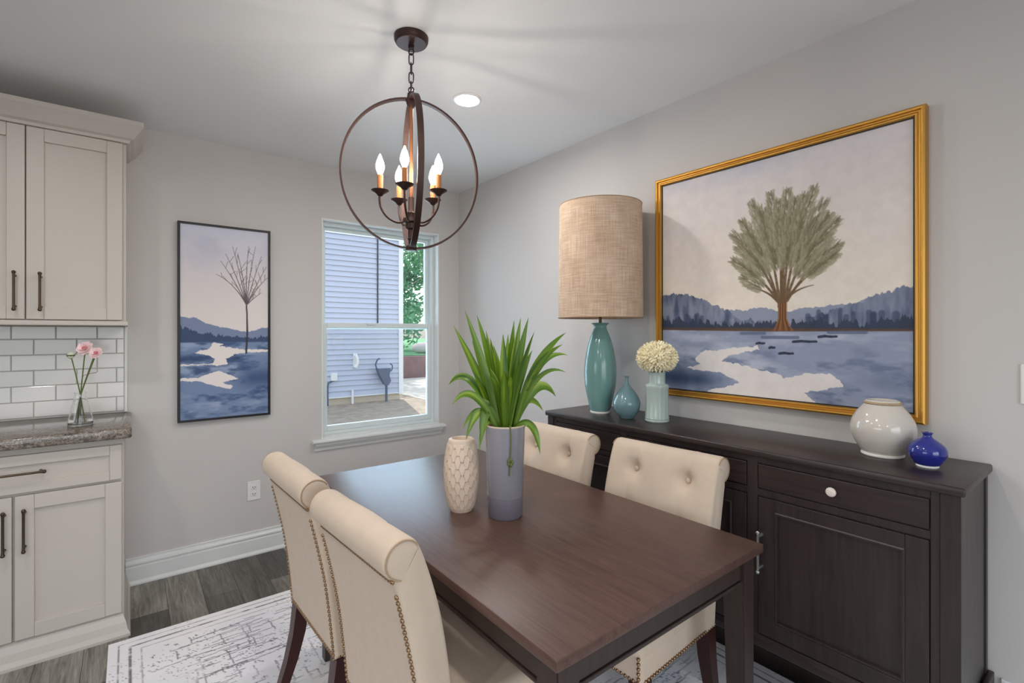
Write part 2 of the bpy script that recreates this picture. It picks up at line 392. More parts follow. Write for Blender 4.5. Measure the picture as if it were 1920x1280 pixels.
# unseen openings assumed behind and left of the camera, framing the fill lights
for k, (ax, w0, w1, z0, z1) in enumerate((('y', -1.55, 1.15, .12, 2.2), ('x', -.55, 1.75, .6, 2.12))):
    b = BM()
    if ax == 'y':
        ring(b, w0, w1, z0, z1, YB-.1, YB-.04, .06); box(b, -.23, -.17, YB-.1, YB-.04, z0, z1)
    else:
        for (p0, p1, q0, q1) in ((w0, w0+.06, z0, z1), (w1-.06, w1, z0, z1), (w0, w1, z0, z0+.06), (w0, w1, z1-.06, z1), (.57, .63, z0, z1)):
            box(b, XL-.1, XL-.04, p0, p1, q0, q1)
    struct(link('window_%d' % (k+2), b, VINYL))

# ------------------------------------------------------------------ kitchen run
def panel_door(bm, x0, x1, z0, z1, yf, th=.02, st=.057, rec=.011):
    """shaker door; front face at y=yf looking to -y"""
    box(bm, x0, x0+st, yf, yf+th, z0, z1, .0028); box(bm, x1-st, x1, yf, yf+th, z0, z1, .0028)
    box(bm, x0+st, x1-st, yf, yf+th, z0, z0+st, .0018); box(bm, x0+st, x1-st, yf, yf+th, z1-st, z1, .0018)
    box(bm, x0+st-.004, x1-st+.004, yf+rec, yf+th, z0+st-.004, z1-st+.004); return bm
def bar_pull(bm, p, q, out=.03):
    """bar pull standing off toward -y from p to q, with knobbed ends"""
    p, q = Vector(p), Vector(q); d = (q-p).normalized(); o = Vector((0, -out, 0))
    tube(bm, [p+o-d*.012, p+o, q+o, q+o+d*.012], [.0062, .0046, .0046, .0062], 10)
    for e in (p, q): tube(bm, [e, e+o*.5, e+o], [.0062, .0042, .005], 10)
    for e, s in ((p, -1), (q, 1)): sphere(bm, e+o+d*s*.013, .0075, 10, 8)
    return bm
UX0, UX1 = -.69, -.012
up = thing('upper_cabinet', 'off-white two-door upper cabinet hung above the tiled backsplash', 'cabinet', (0, 0, 0))
b = BM(); box(b, UX0, UX1, 2.975, YW, 1.392, 2.25, .002); box(b, UX0, UX1, 2.962, 2.976, 2.236, 2.27); link('body', b, CAB, up)
b = BM(); pr = [(2.975, 2.235), (2.950, 2.238), (2.945, 2.250), (2.930, 2.258), (2.912, 2.285), (2.898, 2.305), (2.894, 2.312), (2.894, 2.332), (2.975, 2.332)]
# crown returns along the right end
prof = [(0.0, 2.235), (.012, 2.238), (.016, 2.250), (.03, 2.258), (.048, 2.285), (.062, 2.305), (.067, 2.312), (.067, 2.332)]
rows = []
for (d, z) in prof:
    rows.append([b.verts.new((UX0-.0, 2.962-d, z)), b.verts.new((UX1+d, 2.962-d, z)), b.verts.new((UX1+d, YW-.001, z))])
for i in range(len(rows)-1):
    for k in range(2): b.faces.new((rows[i][k], rows[i][k+1], rows[i+1][k+1], rows[i+1][k]))
tp = rows[-1]; e = b.verts.new((UX0, YW-.001, 2.332)); b.faces.new((tp[0], tp[1], tp[2], e)); bo = rows[0]; e2 = b.verts.new((UX0, YW-.001, 2.235)); b.faces.new((bo[2], bo[1], bo[0], e2))
b.faces.new([r[0] for r in rows]+[e, e2]); b.faces.new([e2, e]+[r[2] for r in rows[::-1]])
bmesh.ops.recalc_face_normals(b, faces=b.faces[:]); link('crown_molding', b, CAB, up, 25)
b = BM(); box(b, UX0, UX1+.008, 2.950, 2.99, 1.372, 1.3935, .004); box(b, UX1-.012, UX1+.008, 2.96, YW, 1.372, 1.3935, .004); link('light_rail', b, CAB, up)
for x0, x1, hx in ((UX0+.006, -.355, -.355-.03), (-.351, UX1-.014, -.351+.03)):
    b = BM(); panel_door(b, x0, x1, 1.398, 2.234, 2.954); d = link('door', b, CAB, up)
    b = BM(); bar_pull(b, (hx+(.016 if hx > -.36 else .0), 2.954, 1.452), (hx+(.016 if hx > -.36 else 0), 2.954, 1.583)); link('handle', b, BRONZE, d, 40)

base = thing('base_cabinet', 'off-white base cabinet with drawer above two doors under the granite top', 'cabinet', (0, 0, 0))
BX0, BX1 = -.69, -.018
b = BM(); box(b, BX0, BX1, 2.782, YW-.002, .001, .874, .002); link('body', b, CAB, base)
b = BM(); prof = [(0, .0), (.028, .0), (.028, .012), (.018, .03), (.013, .06), (.004, .088), (.004, .096), (0, .096)]; rows = []
for (d, z) in prof: rows.append([b.verts.new((BX0, 2.770-d, z)), b.verts.new((BX1-.006+d, 2.770-d, z)), b.verts.new((BX1-.006+d, YW-.03, z))])
for i in range(len(rows)):
    for k in range(2): b.faces.new((rows[i][k], rows[i][k+1], rows[(i+1) % len(rows)][k+1], rows[(i+1) % len(rows)][k]))
b.faces.new([q_[0] for q_ in rows]); b.faces.new([q_[2] for q_ in rows[::-1]]); bmesh.ops.recalc_face_normals(b, faces=b.faces[:])
box(b, BX0, BX1-.007, 2.771, 2.783, .001, .10); link('base_molding', b, CAB, base)
b = BM(); panel_door(b, BX0+.008, BX1-.008, .694, .846, 2.762, st=.042); d = link('drawer', b, CAB, base)
b = BM(); bar_pull(b, (-.43, 2.762, .776), (-.285, 2.762, .776)); link('handle', b, BRONZE, d, 40)
for x0, x1, hx in ((BX0+.008, -.369, -.39), (-.361, BX1-.008, -.332)):
    b = BM(); panel_door(b, x0, x1, .104, .682, 2.762); d = link('door', b, CAB, base)
    b = BM(); bar_pull(b, (hx, 2.762, .478), (hx, 2.762, .616)); link('handle', b, BRONZE, d, 40)

b = BM(); box(b, BX0, .009, 2.722, YW-.012, .876, .922, .009, 3); ct = tag(link('countertop', b, GRAN, None, 40), 'speckled brown granite countertop on the white base cabinet', 'countertop')

bs = thing('tile_backsplash', 'white subway tile backsplash between granite counter and upper cabinet', 'backsplash', (0, 0, 0))
b = BM(); box(b, BX0, -.02, YW-.008, YW-.0005, .9225, 1.3715); link('grout', b, GROUT, bs)
b = BM(); zt = 1.3715; k = 0
while zt > .93:
    zb = max(zt-.0755, .924); off = -.285+.1555*4 if k % 2 == 0 else -.208+.1555*4
    if k == 0: zb = 1.307
    xs = [off-.1555*j for j in range(12)]
    for x1, x0 in zip(xs[:-1], xs[1:]):
        a0, a1 = max(x0+.0015, BX0), min(x1-.0015, -.022)
        if a1-a0 > .012: box(b, a0, a1, YW-.013, YW-.004, zb+.0015, zt-.0015, .0025)
    zt = zb; k += 1
link('tiles', b, TILE, bs)
b = BM(); box(b, -.02, -.008, YW-.014, YW-.0005, .9225, 1.3715, .002); link('edge_trim', b, TRIM, bs)

# glass bottle vase and cut flowers
FV = Vector((-.172, 2.915, .922))
b = BM()
outer = [(0, 0), (.040, 0), (.044, .006), (.0425, .03), (.034, .075), (.026, .11), (.021, .14), (.0225, .15)]
inner = [(.0205, .15), (.019, .14), (.024, .11), (.032, .075), (.040, .03), (.040, .012), (0, .010)]
lathe(b, spline(outer, 4)+spline(inner, 4), 32); o = link('glass_vase', b, VGLASS, None, 50, FV)
tag(o, 'clear glass bottle vase standing on the granite countertop', 'vase')
def petals(bm, c, nrm, r, rings, mi=0):
    nrm = Vector(nrm).normalized(); u = nrm.orthogonal().normalized(); v = nrm.cross(u)
    for (nn, rr, lift, wd) in rings:
        for k in range(nn):
            a = 2*PI*(k+.5*random.random())/nn; d = u*math.cos(a)+v*math.sin(a); s = nrm.cross(d)
            p = [c+d*r*rr*.15, c+d*r*rr*.6+s*r*wd+nrm*r*lift*.6, c+d*r*rr+nrm*r*lift*1.2+s*r*wd*.4, c+d*r*rr+nrm*r*lift*1.2-s*r*wd*.4, c+d*r*rr*.6-s*r*wd+nrm*r*lift*.6]
            vs = [bm.verts.new(q) for q in p]; bm.faces.new(vs)
RV = Vector((.787, -.6168, 0)); FVv = Vector((.6168, .787, 0))
def fpt(r, z, d=0): return RV*r+FVv*d+Vector((0, 0, z))
def flower(name, label, head, foot, kind, r, cat='flower'):
    t = thing(name, label, cat, FV, 0, 'stems in the glass vase')
    neck = Vector((0, 0, .148)); neck += (head-neck)*Vector((1, 1, 0))*.06; neck.x = max(-.012, min(.012, neck.x)); neck.y = max(-.012, min(.012, neck.y))
    pts = spline([tuple(foot), tuple(foot*.35+neck*.65), tuple(neck), tuple(neck*.45+head*.55+Vector((0, 0, .004))), tuple(head)], 6)
    b = BM(); tube(b, pts, .0026, 6)
    link('stem', b, STEM, t, True)
    b = BM(); nrm = Vector((-.45, -.75, .5)) if kind != 'bud' else Vector((0, 0, 1))
    if kind == 'open':
        petals(b, head, nrm, r, [(9, 1, .15, .42), (8, .8, .4, .4), (6, .5, .6, .3)])
        link('petals', b, PINK, t)
        b = BM(); sphere(b, head+nrm.normalized()*r*.25, r*.26, 8, 6); link('flower_centre', b, PINKD, t, True)
    else:
        sphere(b, head, r, 10, 8, (1, 1, 1.15)); link('bud', b, BUDW, t, True)
        b = BM(); lathe(b, [(0, -r*1.2), (r*.7, -r*.8), (r*1.08, -r*.1), (r*1.1, r*.15)], 8, head); link('sepals', b, STEM, t, True)
px_ = 1/418
flower('pink_flower', 'larger open pink flower, topmost in the glass vase', fpt((161-152)*px_, (800-656)*px_), fpt(-.022, .016, .01), 'open', .034)
flower('pink_flower', 'smaller pale pink flower leaning right in the glass vase', fpt((189-152)*px_, (800-664)*px_, -.02), fpt(-.012, .016, -.015), 'open', .027)
flower('flower_bud', 'white bud leaning left in the glass vase', fpt((130-152)*px_, (800-668)*px_, .01), fpt(.02, .016, 0), 'bud', .014)
flower('flower_bud', 'small cream bud between the two pink flowers', fpt((174-152)*px_, (800-660)*px_, .02), fpt(-.016, .016, .016), 'bud', .010)
t = thing('twig', 'thin bare twig sticking out sideways from the glass vase', 'twig', FV, 0, 'stems in the glass vase')
b = BM(); tube(b, spline([tuple(fpt(-.005, .02)), tuple(fpt(0, .14)), tuple(fpt(.008, .215)), tuple(fpt(.035, .232)), tuple(fpt(.072, .24)), tuple(fpt(.074, .256))], 5), .0014, 5); link('stem', b, BARK, t)

# ------------------------------------------------------------------ wall fittings
o = thing('wall_outlet', 'white duplex outlet plate low on the window wall', 'outlet', (.594, YW, .384))
b = BM(); box(b, -.036, .036, -.006, -.0003, -.058, .058, .003); link('plate', b, PLASTIC, o)
for z in (-.02, .02):
    b = BM(); box(b, -.016, .016, -.008, -.004, z-.014, z+.014, .003); s = link('socket', b, PLASTIC, o)
    b = BM()
    for x in (-.006, .006): box(b, x-.0014, x+.0014, -.0086, -.0075, z-.004, z+.006)
    box(b, -.002, .002, -.0086, -.0075, z-.011, z-.007); link('slot', b, DARK, s)
o = thing('light_switch', 'white light switch plate at the right edge beside the sideboard', 'switch', (XR, .17, 1.19))
b = BM(); box(b, -.007, -.0003, -.036, .036, -.058, .058, .003); link('plate', b, PLASTIC, o)
b = BM(); box(b, -.011, -.006, -.016, .016, -.033, .033, .002); link('rocker', b, PLASTIC, o)
o = thing('recessed_downlight', 'lit round recessed downlight in the ceiling right of the chandelier', 'light', (1.253, 1.942, H))
b = BM(); lathe(b, [(.058, -.0005), (.068, -.0005), (.066, -.006), (.057, -.008), (.052, -.004)], 40); link('trim_ring', b, PLASTIC, o, True)
b = BM(); lathe(b, [(0, -.005), (.03, -.0045), (.053, -.0035)], 40); link('lens', b, LENS, o, True)
for lb, x, y in (('added unseen fill downlight in the ceiling above the base cabinet front', -.55, 1.75), ('added unseen fill downlight in the ceiling left of the camera', -1.3, .3), ('added unseen fill downlight in the ceiling over the near left chair', .32, .78), ('added unseen fill downlight in the ceiling before the back opening', -.9, -1.2)):
    dup(o, (x, y, H), 0, lb)  # unseen downlights added as fill for the floor, rug and table

# ------------------------------------------------------------------ chandelier
CX, CY = .826, 1.662
ch = thing('chandelier', 'bronze orb chandelier with five lit candle bulbs hanging over the table', 'chandelier', (CX, CY, 0), math.atan2(RV.y, RV.x))
# local x = to the right of the view, local y = away from it
b = BM(); lathe(b, [(0, H-.026), (.054, H-.026), (.058, H-.023), (.0625, H-.014), (.063, H-.004), (.063, H-.0005)], 40); link('canopy', b, IRON, ch, 30)
b = BM(); tube(b, [(0, 0, H-.03), (0, 0, H-.045)], .011, 12); tube(b, [(.009*math.cos(a), 0, H-.055+.011*math.sin(a)) for a in [2*PI*k/12 for k in range(12)]], .0028, 6, True); link('canopy_loop', b, IRON, ch, True)
b = BM(); zc = H-.082; k = 0
while zc > 2.245:
    L = .021; pts = []
    for q in range(16):
        a = 2*PI*q/16; x = .0085*math.cos(a); z = zc+.011*math.sin(a)+(L-.011 if math.sin(a) > 0 else -(L-.011))*min(1, abs(math.sin(a))*3)
        pts.append((x, 0, z) if k % 2 == 0 else (0, x, z))
    tube(b, pts, .0024, 6, True); zc -= .0345; k += 1
link('chain', b, IRON, ch, True)
ZT, ZB = 2.206, 1.652; ZM = (ZT+ZB)/2; RZ = (ZT-ZB)/2; RX = .250
def hoop(bm, ang, w=.010, th=.0045, RX=RX):
    n = 80; rs = []
    for k in range(n):
        a = 2*PI*k/n; ca, sa = math.cos(a), math.sin(a)
        d = Vector((math.cos(ang), math.sin(ang), 0)); s = Vector((-math.sin(ang), math.cos(ang), 0))
        nr = (d*ca/RX+Vector((0, 0, sa/RZ))); nr.normalize(); p = d*RX*ca+Vector((0, 0, ZM+RZ*sa))
        rs.append([bm.verts.new(p+s*i*w+nr*j*th) for i, j in ((-1, -1), (1, -1), (1, 1), (-1, 1))])
    for k in range(n):
        A, B = rs[k], rs[(k+1) % n]
        for i in range(4): bm.faces.new((A[i], A[(i+1) % 4], B[(i+1) % 4], B[i]))
    bmesh.ops.recalc_face_normals(bm, faces=bm.faces[:])
b = BM(); hoop(b, math.radians(17), .0085, .0035); link('hoop', b, IRON, ch, 30)
b = BM(); hoop(b, math.radians(-71), .0105, .0035, .244); link('hoop', b, IRON, ch, 30)
b = BM(); lathe(b, [(0, ZT+.03), (.006, ZT+.03), (.014, ZT+.022), (.016, ZT+.006), (.020, ZT-.006), (.016, ZT-.022), (.009, ZT-.03), (0, ZT-.03)], 20)
tube(b, [(.010*math.cos(a), 0, ZT+.036+.010*math.sin(a)) for a in [2*PI*k/12 for k in range(12)]], .0026, 6, True); link('top_hub', b, IRON, ch, True)
HZ = 1.752
b = BM(); tube(b, [(0, 0, ZT-.02), (0, 0, HZ)], .0065, 12); link('stem', b, COPPER, ch, True)
b = BM(); lathe(b, [(0, HZ+.09), (.011, HZ+.09), (.011, HZ+.04), (.016, HZ+.032), (.013, HZ+.024), (.013, HZ+.014), (.030, HZ+.010), (.031, HZ-.002), (.022, HZ-.008), (.021, HZ-.026), (.012, HZ-.032), (.0115, HZ-.06), (.015, HZ-.064), (.011, HZ-.07), (.010, HZ-.085), (.021, ZB+.006), (.020, ZB-.008), (0, ZB-.010)], 24); link('bottom_hub', b, IRON, ch, True)
CUPZ = 1.852; AR = .112
for k in range(5):
    a = math.radians(-90+72*k); d = Vector((math.cos(a), math.sin(a), 0))
    def q(r, z): return tuple(d*r+Vector((0, 0, z)))
    b = BM(); tube(b, spline([q(.02, HZ+.002), q(.05, HZ-.006), q(.085, HZ+.010), q(.108, HZ+.042), q(.114, HZ+.075), q(AR, CUPZ-.006)], 7), .0042, 8); arm = link('arm', b, IRON, ch, True)
    b = BM(); lathe(b, [(0, -.016), (.008, -.014), (.014, -.006), (.031, .0045), (.032, .007), (.012, .002), (0, .002)], 24, q(AR, CUPZ)); link('drip_cup', b, IRON, arm, True)
    b = BM(); lathe(b, [(0, .002), (.0105, .002), (.0105, .062), (.0085, .064), (0, .064)], 16, q(AR, CUPZ)); link('candle_sleeve', b, CANDLE, arm, 40)
    b = BM(); lathe(b, spline([(.006, .064), (.0135, .082), (.0155, .095), (.011, .115), (.005, .130), (.0015, .139), (0, .1395)], 4), 16, q(AR, CUPZ)); link('bulb', b, BULB, arm, True)

# ------------------------------------------------------------------ artwork
def vnoise(h, w, cell, seed):
    r = np.random.RandomState(seed); gh, gw = int(h/cell)+3, int(w/cell)+3; g = r.rand(gh, gw)
    y = np.arange(h)/cell; x = np.arange(w)/cell; iy = y.astype(int); ix = x.astype(int); fy = y-iy; fx = x-ix
    fy = fy*fy*(3-2*fy); fx = fx*fx*(3-2*fx)
    a = g[iy][:, ix]; b_ = g[iy][:, ix+1]; c = g[iy+1][:, ix]; d = g[iy+1][:, ix+1]
    fx = fx[None]; fy = fy[:, None]
    return (a*(1-fx)+b_*fx)*(1-fy)+(c*(1-fx)+d*fx)*fy
def fbm(h, w, cell, seed, ax=(1, 1), oc=4):
    out = np.zeros((h, w)); amp = 1; tot = 0
    for k in range(oc):
        hh, ww = int(h/ax[0])+2, int(w/ax[1])+2
        n_ = vnoise(hh, ww, max(cell/2**k, 1.2), seed+k)
        yi = np.minimum((np.arange(h)/ax[0]).astype(int), hh-1); xi = np.minimum((np.arange(w)/ax[1]).astype(int), ww-1)
        out += amp*n_[yi][:, xi]; tot += amp; amp *= .55
    return out/tot
def C(c): return np.array(c, float)
def blend(img, m, c): img[:] = img*(1-m[..., None])+c*m[..., None]
def inpoly(h, w, poly, wob=None):
    yy, xx = np.mgrid[0:h, 0:w]; X = (xx+.5)/w; Y = (yy+.5)/h
    if wob is not None: X = X+wob[0]; Y = Y+wob[1]
    ins = np.zeros((h, w), bool); n = len(poly)
    for i in range(n):
        x0, y0 = poly[i]; x1, y1 = poly[(i+1) % n]
        if y0 == y1: continue
        c = ((y0 > Y) != (y1 > Y)) & (X < (x1-x0)*(Y-y0)/(y1-y0)+x0); ins ^= c
    return ins.astype(float)
def stroke(img, pts, w0, w1, col, al=1.0, soft=.6):
    h, w = img.shape[:2]; n = len(pts)
    for i in range(n-1):
        (x0, y0), (x1, y1) = pts[i], pts[i+1]; x0 *= w; x1 *= w; y0 *= h; y1 *= h
        ra = w0+(w1-w0)*i/max(n-1, 1); r = ra+1.5
        a0, a1 = int(max(min(x0, x1)-r, 0)), int(min(max(x0, x1)+r+1, w)); b0, b1 = int(max(min(y0, y1)-r, 0)), int(min(max(y0, y1)+r+1, h))
        if a1 <= a0 or b1 <= b0: continue
        yy, xx = np.mgrid[b0:b1, a0:a1]; dx, dy = x1-x0, y1-y0; L = dx*dx+dy*dy+1e-9
        t_ = np.clip(((xx-x0)*dx+(yy-y0)*dy)/L, 0, 1); dd = np.hypot(xx-x0-t_*dx, yy-y0-t_*dy)
        m = np.clip((ra-dd)/soft+.5, 0, 1)*al
        sub = img[b0:b1, a0:a1]; sub[:] = sub*(1-m[..., None])+C(col)*m[..., None]
def interp(h, w, pts, rough, seed, cell=9):
    x = (np.arange(w)+.5)/w; y = np.interp(x, [p[0] for p in pts], [p[1] for p in pts])
    return y+(vnoise(2, w, cell, seed)[0]-.5)*rough+(vnoise(2, w, cell/3, seed+5)[0]-.5)*rough*.6
def canvas_mesh(name, img, wid, hei, parent, m, frame):
    """frame(u,v): u to the right, v up, both in metres from the lower left corner"""
    h, w = img.shape[:2]; b = BM(); vs = [[b.verts.new(frame(wid*i/(w-1), hei*(1-j/(h-1)))) for i in range(w)] for j in range(h)]
    for j in range(h-1):
        A, B = vs[j], vs[j+1]
        for i in range(w-1): b.faces.new((A[i], B[i], B[i+1], A[i+1]))
    o = link(name, b, m, parent); me = o.data
    ca = me.color_attributes.new('paint', 'FLOAT_COLOR', 'POINT'); s = np.clip(img.reshape(-1, 3)/255, 0, 1)
    l_ = np.where(s <= .04045, s/12.92, ((s+.055)/1.055)**2.4); rgba = np.concatenate([l_, np.ones((len(l_), 1))], 1)
    ca.data.foreach_set('color', rgba.astype(np.float32).ravel()); return o

def big_art():
    h, w = 470, 470; img = np.zeros((h, w, 3)); yy = (np.arange(h)+.5)/h; Y = np.repeat(yy[:, None], w, 1); Xg = np.repeat(((np.arange(w)+.5)/w)[None], h, 0)
    sky = np.stack([np.interp(yy, [0, .3, .65], [a, b_, c]) for a, b_, c in ((228, 234, 240), (222, 224, 230), (224, 218, 216))], -1); img[:] = sky[:, None]
    cl = fbm(h, w, 120, 3, (1, 1.6)); blend(img, np.clip((cl-.5)*3, 0, 1)*np.clip(1-Y/.42, 0, 1)*.85, C((200, 202, 218)))
    cl = fbm(h, w, 90, 33, (1, 1.6)); blend(img, np.clip((cl-.56)*4, 0, 1)*np.clip(1-Y/.5, 0, 1)*.8, C((236, 228, 228)))
    tex = fbm(h, w, 14, 11)
    far = [(0, .60), (.3, .622), (.383, .630), (.473, .622), (.522, .628), (.591, .640), (.658, .632), (.72, .630), (.8, .618), (.9, .6), (1, .58)]
    f = interp(h, w, far, .012, 5, 14); blend(img, np.clip((Y-f[None])*h, 0, 1), C((148, 156, 178)))
    hl = [(-.02, .541), (.058, .540), (.122, .543), (.2, .562), (.273, .595), (.343, .628), (.40, .668), (.6, .69), (.66, .665), (.72, .648), (.799, .625), (.855, .609), (.909, .588), (.959, .572), (1.01, .560)]
    f = interp(h, w, hl, .016, 6, 8); m = np.clip((Y-f[None])*h, 0, 1); blend(img, m, C((112, 122, 148)))
    st = fbm(h, w, 22, 21, (2.2, .55)); blend(img, m*np.clip((st-.42)*2.6, 0, .8), C((150, 156, 176))); blend(img, m*np.clip((.44-st)*4, 0, .8), C((72, 82, 108)))
    dk = [(-.02, .655), (.2, .676), (.37, .686), (.534, .682), (.658, .682), (.799, .684), (.909, .682), (1.01, .676)]
    f = interp(h, w, dk, .03, 7, 6); blend(img, np.clip((Y-f[None])*h*.6, 0, 1)*.93, C((56, 64, 84)))
    for k in range(26):
        x = random.choice([random.uniform(.02, .36), random.uniform(.66, .99)]); hh = random.uniform(.03, .06)
        stroke(img, [(x, .70), (x, .70-hh)], random.uniform(3, 5.5), .4, (62, 72, 98), .6, 2.5)
    blend(img, np.clip((Y-.700-.012*Xg)*h*.5, 0, 1), C((96, 76, 62)))
    g = np.clip((Y-.712-.008*np.clip(Xg*2, 0, 1))*h*.6, 0, 1)
    blend(img, g, C((154, 163, 188)))
    n1 = fbm(h, w, 70, 41, (.5, 1.5), 5); n2 = fbm(h, w, 40, 51, (.5, 1.4), 5)
    blend(img, g*np.clip((n1-.48)*4, 0, .85), C((194, 199, 216))); blend(img, g*np.clip((.50-n2)*5, 0, .85)*np.clip((Y-.72)*6, .2, 1), C((104, 118, 150)))
    blend(img, g*np.exp(-((Y-.90)/.05)**2)*np.clip((Xg-.72)*5, 0, 1)*np.clip(n1*1.6-.4, 0, 1)*.9, C((78, 94, 124)))
    blend(img, g*np.exp(-((Y-.945)/.04)**2)*np.clip((.36-Xg)*6, 0, 1)*.95, C((72, 90, 122)))
    riv = [(.467, .782), (.343, .797), (.215, .814), (.177, .85), (.207, .869), (.138, .897), (.273, .903), (.322, .911), (.39, .943), (.329, .968), (.237, .998), (.383, 1.02), (.658, 1.02), (.7, .998), (.652, .963), (.79, .928), (.775, .902), (.741, .882), (.658, .886), (.591, .91), (.557, .9), (.498, .886), (.397, .866), (.309, .851), (.357, .823), (.467, .800)]
    wob = ((fbm(h, w, 16, 61)-.5)*.035, (fbm(h, w, 10, 71)-.5)*.016); m = inpoly(h, w, riv, wob); blend(img, m, C((238, 231, 228)))
    for x, y, l_ in ((.483, .770, .016), (.53, .787, .010), (.655, .760, .042), (.586, .809, .026), (.736, .740, .03)):
        stroke(img, [(x-l_, y+.002), (x-l_*.3, y-.001), (x+l_*.4, y+.001), (x+l_, y)], 2.4, 1.8, (48, 54, 74), .95, 1.2)
    for x, y, l_ in ((.45, .728, .05), (.56, .745, .07), (.8, .724, .06)): stroke(img, [(x-l_, y), (x+l_, y)], 3, 3, (88, 102, 130), .7)
    # tree
    TR = np.random.RandomState(4)
    trunk = [(.524, .718), (.548, .705), (.556, .66), (.553, .60), (.562, .58), (.580, .58), (.587, .60), (.588, .66), (.598, .705), (.622, .720), (.575, .722)]
    blend(img, inpoly(h, w, trunk), C((128, 84, 52)))
    for k in range(7):
        x = .557+.005*k; stroke(img, [(x+(.0 if k < 3 else .004)+(k-3)*.006, .716), (x, .67), (x+.001, .60)], 1.2, .8, (92, 62, 42) if k % 2 else (160, 112, 72), .7)
    tips = [(.361, .293), (.361, .408), (.403, .243), (.445, .17), (.476, .205), (.524, .150), (.555, .191), (.591, .154), (.622, .19), (.657, .186), (.690, .165), (.726, .221), (.742, .279), (.770, .304), (.773, .392), (.765, .43), (.44, .536), (.687, .541), (.408, .486), (.38, .35), (.42, .30), (.5, .22), (.64, .25), (.70, .30), (.74, .36), (.48, .30), (.56, .28), (.61, .26), (.66, .36), (.44, .40), (.53, .36), (.6, .36), (.69, .43)]
    order = []
    for k, (tx, ty) in enumerate(tips):
        main = k < 18; bx = .57+.020*np.clip((tx-.57)*6, -1, 1); by = .60-.02*TR.rand(); cx = bx+(tx-bx)*.38; cy = by+(ty-by)*(.60 if k not in (16, 17) else .85)
        pts = [((1-t_)**2*bx+2*t_*(1-t_)*cx+t_*t_*tx, (1-t_)**2*by+2*t_*(1-t_)*cy+t_*t_*ty) for t_ in np.linspace(0, 1, 15)]
        if main and k % 2 == 0 or k in (1, 15, 17): stroke(img, pts, 2.6, .5, (112, 90, 64), .9, 1)
        order.append((pts, main))
    stroke(img, [(.57, .60), (.572, .5), (.575, .4)], 4.5, 2, (112, 88, 62), .9, 1)
    cols = [(124, 120, 94), (142, 137, 110), (160, 155, 128), (112, 106, 80), (176, 170, 146)]
    order = order[18:]+order[:18]
    for k, (pts, main) in enumerate(order):
        if pts[-1][1] > .5: continue
        n_ = 230; wd_ = .024 if main else .030
        for j in range(n_):
            t_ = .46+.54*j/n_; i = min(int(t_*14), 13); f_ = t_*14-i
            x = pts[i][0]*(1-f_)+pts[i+1][0]*f_; y = pts[i][1]*(1-f_)+pts[i+1][1]*f_
            dx, dy = pts[i+1][0]-pts[i][0], pts[i+1][1]-pts[i][1]; L = math.hypot(dx, dy)+1e-6; dx /= L; dy /= L
            e_ = TR.uniform(-1, 1); sp = (wd_*max(0, 1-abs(2*(t_-.66))**1.6)+.002)*e_; ln = TR.uniform(.014, .030)*(1.2-.5*t_)
            a_ = TR.uniform(.08, .34)*np.sign(sp); ex = dx*math.cos(a_)-dy*math.sin(a_); ey = dx*math.sin(a_)+dy*math.cos(a_)
            x -= dy*sp; y += dx*sp; ci = 3 if abs(e_) < .25 else TR.randint(3) if abs(e_) < .7 else TR.choice([1, 2, 4])
            stroke(img, [(x, y), (x+ex*ln, y+ey*ln)], 1.3, .4, cols[ci], .42, 1.2)
    img *= (.97+.06*(tex-.5)[..., None]*2*.5); return img
pt = thing('framed_painting', 'large gold-framed painting of a bushy tree by a blue river above the sideboard', 'painting', (XR, 0, 0))
PY0, PY1, PZ0, PZ1 = .414, 1.439, 1.042, 2.076; FWD = .040
def frame_mesh(bm, a0, a1, z0, z1, prof, P):
    """mitred moulding; prof = (inward, outward-depth) points; P(a,z,d)"""
    rows = []
    for (i, d) in prof: rows.append([bm.verts.new(P(a, z, d)) for a, z in ((a0+i, z0+i), (a1-i, z0+i), (a1-i, z1-i), (a0+i, z1-i))])
    for r in range(len(rows)-1):
        for k in range(4): bm.faces.new((rows[r][k], rows[r][(k+1) % 4], rows[r+1][(k+1) % 4], rows[r+1][k]))
    bmesh.ops.recalc_face_normals(bm, faces=bm.faces[:])
b = BM(); frame_mesh(b, PY0, PY1, PZ0, PZ1, [(0, .001), (0, .030), (.002, .037), (.007, .040), (.012, .038), (.015, .031), (.019, .031), (.024, .035), (.028, .034), (.031, .026), (.033, .012)], lambda a, z, d: (-d, a, z)); link('frame', b, GOLD, pt, 35)
b = BM(); frame_mesh(b, PY0+.031, PY1-.031, PZ0+.031, PZ1-.031, [(0, .012), (0, .0245), (.004, .0245), (.004, .012)], lambda a, z, d: (-d, a, z)); link('inner_lip', b, BLACKF, pt)
canvas_mesh('canvas', big_art(), PY1-PY0-.068, PZ1-PZ0-.068, pt, ARTM, lambda u, v: (-.022, PY1-.034-u, PZ0+.034+v))
b = BM(); box(b, -.021, -.001, PY0+.03, PY1-.03, PZ0+.03, PZ1-.03); link('backing', b, DARK, pt)

